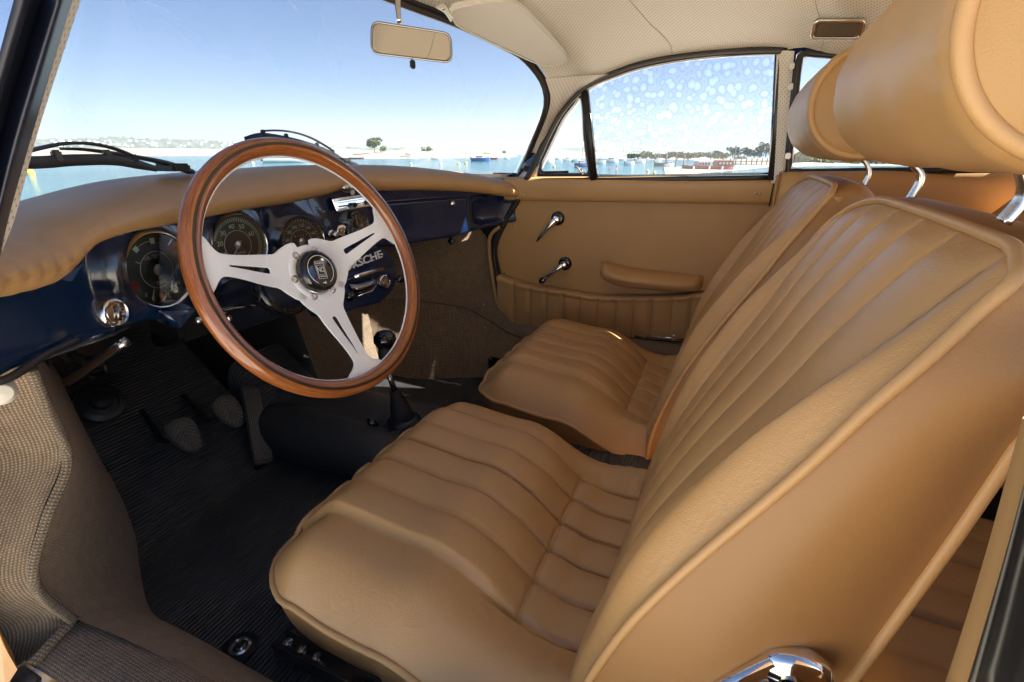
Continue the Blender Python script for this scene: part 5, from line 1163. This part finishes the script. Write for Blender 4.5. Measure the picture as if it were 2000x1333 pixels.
inner = [(a * .955, b * .91) for a, b in mo]; extrude('mirror_glass', inner, mc, mu, mv, mn, .0012, simple('mirror', (.60, .55, .48), .02, 1.0), mr)
sweep('mirror_rim', [mc + mu * a + mv * b + mn * .0005 for a, b in mo], rrect(.0035, .0030, .001, 2), M['chrome_dark'], mr, True, up=tuple(mn))
tube('stem', [at((780, 44), X=.85), at((777, 15), X=.86), at((775, -30), X=.875)], .0058, M['chrome'], mr, n=12, res=12, scale=[.8] * 4 + [.9] * 3 + [1] * 2 + [1.1] * 3)
box('dipping_tab', at((806, 126), X=.835), (.010, .008, .014), M['black_matt'], mr, .002)
# sun visor
vis = thing('sun_visor', 'cream padded sun visor folded up over the passenger side of the windscreen', 'sun visor', tuple(at((1000, 60), X=1.15)))
va, vb = at((885, 44), X=1.02), at((1063, 128), X=1.335); vd = nrm(vb - va); vn = nrm(np.cross(vd, V(.05, -.90, .42)));  vn = vn if vn[2] < 0 else -vn
vo = [atpl(p, va, vn) for p in ((881, 20), (884, 42), (905, 58), (994, 101), (1061, 129), (1103, 124), (1111, 112), (1100, 97), (1034, 26), (1003, 6), (970, 1), (925, 8))]
vu = vd; vv2 = np.cross(vn, vu); vc = sum(vo) / len(vo); v2 = [(np.dot(p - vc, vu), np.dot(p - vc, vv2)) for p in vo]; v2 = [(p[0], p[1]) for p in cr([V(a, b, 0) for a, b in v2], 60, True)]
def ccw(P): return P if sum(P[i][0] * P[(i + 1) % len(P)][1] - P[(i + 1) % len(P)][0] * P[i][1] for i in range(len(P))) > 0 else P[::-1]
extrude('visor_board', ccw(v2), vc - vn * .014, vu, vv2, vn, .014, M['visor_vinyl'], vis, .005, 3)
tube('edge_welt', [vc + vu * a * .985 + vv2 * b * .97 + vn * .0005 for a, b in v2], .0016, M['visor_vinyl'], vis, True, n=6)
sweep('bracket', cr([at((858, 12), X=.99), at((868, 18), X=1.0), at((876, 28), X=1.005), at((884, 40), X=1.01)], 10), rrect(.022, .006, .002, 2), M['bakelite'], vis); screw(at((866, 17), X=.985), (-.3, -.8, -.3), vis, .004)
dl = thing('dome_light', 'rectangular chrome rimmed interior lamp in the roof lining above the rear side window', 'interior lamp', tuple(at((1638, 57), X=1.32)))
dc = at((1638, 57), X=1.315); dn = nrm(V(-.80, -.05, -.60)); q = [atpl(p, dc, dn) for p in ((1592, 40), (1690, 40), (1680, 74), (1584, 74))]; du, dv, dn = basis(dn)
do = ccw([(np.dot(a - dc, du), np.dot(a - dc, dv)) for a in q]); do = round_poly(do, .010); extrude('lamp_housing', do, dc - dn * .012, du, dv, dn, .014, M['chrome_dark'], dl, .002)
sweep('bezel', [dc + du * a + dv * b + dn * .002 for a, b in do], rrect(.006, .006, .002, 3), M['chrome'], dl, True, up=tuple(dn))
simple('smoked_lens', (.10, .08, .06), .15, 0, coat=.5); extrude('lens', [(a * .86, b * .78) for a, b in do], dc + dn * .002, du, dv, dn, .003, M['smoked_lens'], dl, .001)
# ================================================================== PASSENGER DOOR
door = thing('passenger_door', 'closed passenger door lined in tan leathercloth with pleated pocket, armrest and window', 'car door', (1.49, .3, .4))
Zd = [.14, .16, .30, .42, .50, .57, .60]
fe = cr([at((1000, 640), X=1.49), at((990, 590), X=1.49), at((982, 545), X=1.49), at((972, 492), X=1.49), at((985, 440), X=1.49), at((1008, 400), X=1.49), at((1016, 386), X=1.49)], 40)
re_ = cr([at((1405, 669), X=1.49), at((1410, 540), X=1.49), at((1500, 400), X=1.49) * V(1, 0, 1) + V(0, -.105, 0), at((1500, 388), X=1.49)], 40)
re_ = [V(1.49, -.105 if p[2] > .3 else -.105, p[2]) for p in re_]
grid('door_panel', [[V(1.49, a[1] + (b[1] - a[1]) * k, a[2] + (b[2] - a[2]) * k) for k in np.linspace(0, 1, 50)] for a, b in zip(fe, [V(1.49, -.105, z) for z in np.linspace(.165, .590, 40)])], M['vinyl_tan'], door)
rows = []
for k in np.linspace(0, 1, 50):
    y = .648 - .752 * k; dz = .635 + .016 * k; r = [V(1.488, y, dz - .062), V(1.474, y, dz - .060), V(1.464, y, dz - .052), V(1.458, y, dz - .030), V(1.456, y, dz - .012), V(1.459, y, dz + .002), V(1.468, y, dz + .009), V(1.480, y, dz + .010), V(1.50, y, dz + .008)]
    rows.append(cr(r, 26))
grid('door_cap', rows, M['leather_smooth'], door)['label'] = 'padded tan leather cap along the top of the door'
for p_ in ((1023, 381), (1034, 381), (1484, 380), (1476, 377)): screw(at(p_, X=1.456), (-1, 0, 0), door, .0032, M['chrome_soft'])
for p_ in ((1003, 440), (978, 491), (987, 534), (998, 585), (1002, 631)): screw(at(p_, X=1.488), (-1, 0, 0), door, .0042, M['chrome_soft'])
def pocket():
    top = cr([at(p, X=1.476) for p in ((976, 537), (1005, 547), (1037, 556), (1105, 567), (1170, 577), (1241, 578), (1315, 577), (1389, 569), (1440, 560))], 220); pl = [np.interp(x, [0, 1], [0, 1]) for x in (0, 1)]
    seams_t = [at(p, X=1.476)[1] for p in ((1008, 548), (1038, 557), (1070, 562), (1103, 567), (1136, 572), (1170, 577), (1205, 578), (1241, 578), (1276, 578), (1316, 576), (1354, 573), (1392, 568), (1430, 560))]
    bot = [at(p, X=1.480) for p in ((1000, 641), (1100, 650), (1200, 657), (1300, 664), (1400, 671), (1445, 674))]; rows = []
    for i, t_ in enumerate(top):
        y = t_[1]; zb_ = float(np.interp(-y, [-p[1] for p in bot], [p[2] for p in bot])); d = min(abs(y - s) for s in seams_t); puff = .0075 * (1 - math.exp(-(d / .008) ** 2)) ; r = []
        for k in np.linspace(0, 1, 34):
            x = 1.478 - .016 * (1 - k) ** .7 - puff * (1 - .5 * k) + .0012 * math.sin(y * 90 + k * 9) * k; z = t_[2] + (zb_ - t_[2]) * k
            roll = math.exp(-((k - .05) / .045) ** 2); x -= .006 * roll; sway = .012 * k * (y - .2)
            r.append(V(x, y + sway, z))
        r = [V(1.492, y, t_[2] - .004), V(1.484, y, t_[2] + .003)] + r; rows.append(r)
    p = grid('door_pocket', rows, M['leather'], door); p['label'] = 'pleated leather pocket along the bottom of the door'
    for y in seams_t[:-1]:
        i = min(range(len(top)), key=lambda j: abs(top[j][1] - y)); tube('pleat_seam', [q + V(-.0003, 0, 0) for q in rows[i][3:]], .0007, M['vinyl_tan_shade_seam'], p, n=4)
    for p_ in ((1078, 641), (1211, 649), (1315, 657), (1355, 664)): screw(at(p_, X=1.470), (-1, 0, 0), door, .0045, M['chrome'])
pocket()
sweep('door_bottom_trim', [at((1000, 643), X=1.485), at((1200, 658), X=1.485), at((1405, 673), X=1.485)], rrect(.006, .008, .002, 2), M['rubber'], door)
def armrest():
    rows = []
    y0, y1 = .330, .028
    for k in np.linspace(0, 1, 40):
        y = y0 + (y1 - y0) * k; e = (1 - abs(2 * k - 1) ** 7) ** .5; wd = .082 * e * (1 - .25 * k); zt = .400 - .012 * sm(k, 0, .35) - .008 * k; hh = (.062 - .012 * k) * (.35 + .65 * e) ; r = []
        r = [V(1.490, y, zt + .004), V(1.490 - wd * .5, y, zt + .002), V(1.490 - wd * .88, y, zt - .008), V(1.490 - wd * 1.0, y, zt - .017), V(1.490 - wd * .97, y, zt - .024), V(1.490 - wd * .90, y, zt - .030), V(1.490 - wd * .55, y, zt - hh * .85), V(1.490, y, zt - hh)]
        rows.append(cr(r, 26))
    a = grid('armrest', rows, M['leather_smooth'], door); tube('stitch_seam', [rows[i][17] + V(-.0005, 0, 0) for i in range(3, 37)], .0011, M['vinyl_tan_shade_seam'], a, n=5)
armrest()
def crank(c_px, tip, lab, flat):
    c = at(c_px, X=1.488); t_ = at(tip, X=1.455); n = V(-1, 0, 0)
    h = lathe('door_release' if flat else 'window_winder', [(.0215, 0), (.0215, .005), (.019, .009), (.012, .010)], c, n, M['black_plastic'], door, 32); h['label'] = lab
    lathe('boss', [(.012, .008), (.011, .024), (.0095, .030), (0, .032)], c, n, M['chrome'], h, 24)
    P = cr([c + n * .026, c + n * .030 + (t_ - c) * V(0, .25, .25), c + n * .032 + (t_ - c) * V(0, .7, .7), c + n * .03 + (t_ - c) * V(0, 1, 1)], 16)
    sc_ = list(np.linspace(1.25, .55, 16)) if flat else list(np.linspace(1.1, .8, 16)); tube('handle', P, .0075, M['chrome'], h, n=12, rb=.0055, scale=sc_, up=(-1, 0, 0))
    if not flat: lathe('winder_knob', [(.006, -.004), (.0105, 0), (.0115, .010), (.0095, .020), (0, .022)], P[-1], n, M['black_plastic'], h, 20)
crank((1090, 427), (1048, 472), 'curved chrome door release handle', True); crank((1104, 515), (1061, 547), 'chrome window winder with black knob', False)
# door frame round the glass, quarter light and latch
fr = cr(dfR, 90); low = [at((1030, 353), X=1.472), at((1150, 352), X=1.468), at((1300, 350), X=1.465), at((1504, 347), X=1.46)]
wf = sweep('window_frame', fr, rrect(.016, .022, .004, 2), M['seal_brown'], door, up=(-1, 0, 0)); 
ctrf = V(1.455, .2, .74); tube('frame_trim', [p + nrm((ctrf - p) * V(0, 1, 1)) * .0085 + V(-.006, 0, 0) for p in fr], .0028, M['chrome_dark'], wf, n=6)
sweep('outer_seal', [p - nrm((ctrf - p) * V(0, 1, 1)) * .009 + V(-.004, 0, 0) for p in fr], rrect(.007, .012, .002, 2), M['rubber'], wf, up=(-1, 0, 0))
sweep('window_frame', [at((1528, 98), X=1.45), at((1519, 220), X=1.452), at((1506, 352), X=1.455)], rrect(.016, .018, .004, 2), M['seal_brown'], door, up=(-1, 0, 0))
sweep('window_sill', cr(low, 24), rrect(.012, .016, .003, 2), M['rubber'], door, up=(-1, 0, 0)); sweep('window_sill_trim', [p + V(-.004, 0, .010) for p in cr(low[1:], 24)], rrect(.005, .007, .002, 2), M['chrome_dark'], door, up=(-1, 0, 0))
pil = sweep('vent_pillar', [at((1141, 172), X=1.455), at((1152, 262), X=1.46), at((1160, 352), X=1.465)], rrect(.018, .018, .004, 2), M['rubber'], door, up=(-1, 0, 0))
sweep('pillar_trim', [at((1148, 176), X=1.448), at((1158, 262), X=1.452), at((1166, 350), X=1.457)], rrect(.004, .008, .001, 1), M['chrome_dark'], pil, up=(-1, 0, 0))
vp = cr([at(p, X=1.462) for p in ((1058, 336), (1056, 325), (1066, 300), (1095, 238), (1120, 205), (1136, 190), (1143, 262), (1150, 335), (1146, 341), (1080, 342))], 60, True)
vf = sweep('vent_frame', vp, rrect(.008, .012, .002, 2), M['rubber'], door, True, up=(-1, 0, 0)); cv = sum(vp) / len(vp)
tube('frame_trim', [p + nrm(cv - p) * .005 + V(-.005, 0, 0) for p in vp], .0018, M['chrome_soft'], vf, True, n=6)
mk('vent_glass', [cv] + vp, [(0, i + 1, (i + 1) % 60 + 1) for i in range(60)], M['glass'], vf)
lt = box('vent_latch', at((1137, 336), X=1.448), (.010, .010, .018), M['chrome'], vf, .003); tube('latch_arm', [at((1137, 340), X=1.442), at((1130, 328), X=1.438), at((1122, 326), X=1.438)], .0035, M['chrome'], lt, res=8)
sweep('vent_stay', [at((1060, 337), X=1.452), at((1110, 336), X=1.45)], rrect(.006, .006, .002, 2), M['rubber'], vf, up=(-1, 0, 0))
gt = cr([at(p, X=1.462) for p in ((1150, 174), (1200, 150), (1250, 134), (1320, 120), (1400, 111), (1470, 107), (1526, 105))], 40); gb = cr([at((1162, 351), X=1.466), at((1504, 347), X=1.462)], 40)
gr_ = [[b + (t_ - b) * k for t_, b in zip(gt, gb)] for k in np.linspace(0, 1, 16)]
dg = grid('window_glass', gr_, M['glass_spots'], door)
# seals at the door's front edge
ds = thing('door_seal', 'thick black rubber seal down the front edge of the passenger door opening', 'rubber seal', tuple(at((975, 500), X=1.485)))
fpts = cr([at(p, X=1.478) for p in ((1030, 352), (1012, 392), (988, 432), (967, 484), (973, 540), (984, 600), (992, 640))], 50); sweep('seal', fpts, rrect(.012, .022, .004, 2), M['rubber'], ds, up=(-1, 0, 0))
tube('seal_lip', [p + V(-.006, .007, 0) for p in fpts], .0035, M['rubber_matt'], ds, n=8); 
sweep('tan_binding', cr([at(p, X=1.472) for p in ((1000, 438), (973, 446), (958, 462), (956, 488), (962, 540), (972, 600), (979, 640))], 40)[4:], rrect(.012, .012, .004, 2), M['vinyl_tan'], ds, up=(-1, 0, 0))
# ================================================================== WIPERS
def wiper(arm, blade, Y, label, pivot, Yp):
    t = thing('windscreen_wiper', label, 'wiper', tuple(at(pivot, Y=Yp)), 'wipers at the windscreen base')
    A = cr([at(p, Y=y) for p, y in arm], 30); sweep('arm', A, rrect(.012, .006, .002, 2), M['steel_dark'], t, scale=list(np.linspace(1.35, .55, 30)))
    Bl = cr([at(p, Y=y) for p, y in blade], 40); sweep('blade', Bl, rrect(.005, .014, .002, 2), M['rubber'], t, scale=list(np.interp(range(40), [0, 6, 33, 39], [.5, 1, 1, .6])))
    Br = [Bl[i] + V(0, 0, .010 + .010 * math.sin(math.pi * (i - 6) / 27)) for i in range(6, 34)]; sweep('bridge', Br, rrect(.007, .004, .001, 1), M['steel_dark'], t)
    for i in (6, 14, 26, 33): box('claw', Bl[i] + V(0, 0, .006), (.010, .008, .014), M['steel_dark'], t, .002)
    q = A[int(len(A) * .22)]; box('spring_cover', (A[3] + A[8]) / 2 + V(0, 0, -.003), (.030, .05, .012), M['black_matt'], t, .003)
    return t
simple('steel_dark', (.05, .055, .065), .35, .6)
wiper([((372, 336), .86), ((320, 318), .84), ((240, 303), .82), ((170, 293), .80), ((120, 291), .79)], [((-20, 316), .72), (((40), 318), .735), ((90, 317), .75), ((150, 313), .765), ((230, 314), .785), ((305, 330), .805)], .8, 'dark wiper lying low at the left of the windscreen', (372, 336), .86)
wiper([((694, 322), .985), ((640, 302), .975), ((585, 281), .965), ((540, 271), .955), ((505, 267), .95)], [((478, 271), .94), ((510, 266), .945), ((560, 273), .955), ((610, 286), .965), ((650, 302), .975), ((675, 316), .98)], .95, 'dark wiper rising behind the top of the steering wheel', (694, 322), .985)
# ================================================================== SEA HAZE
def haze():
    bm = bmesh.new(); bmesh.ops.create_cube(bm, size=1); bmesh.ops.scale(bm, vec=(1700, 1700, 62), verts=bm.verts); bmesh.ops.translate(bm, vec=(250, 150, 28.5), verts=bm.verts)
    me = bpy.data.meshes.new('haze'); bm.to_mesh(me); bm.free(); o = link('haze', me, None, None, False); o['kind'] = 'stuff'
    m = bpy.data.materials.new('haze'); m.use_nodes = True; t = m.node_tree; t.nodes.clear(); v = t.nodes.new('ShaderNodeVolumePrincipled'); v.inputs['Density'].default_value = HAZE; v.inputs['Color'].default_value = (.93, .95, 1, 1); v.inputs['Anisotropy'].default_value = .2
    out = t.nodes.new('ShaderNodeOutputMaterial'); t.links.new(v.outputs[0], out.inputs[1]); me.materials.append(m)
HAZE = .00045
haze()
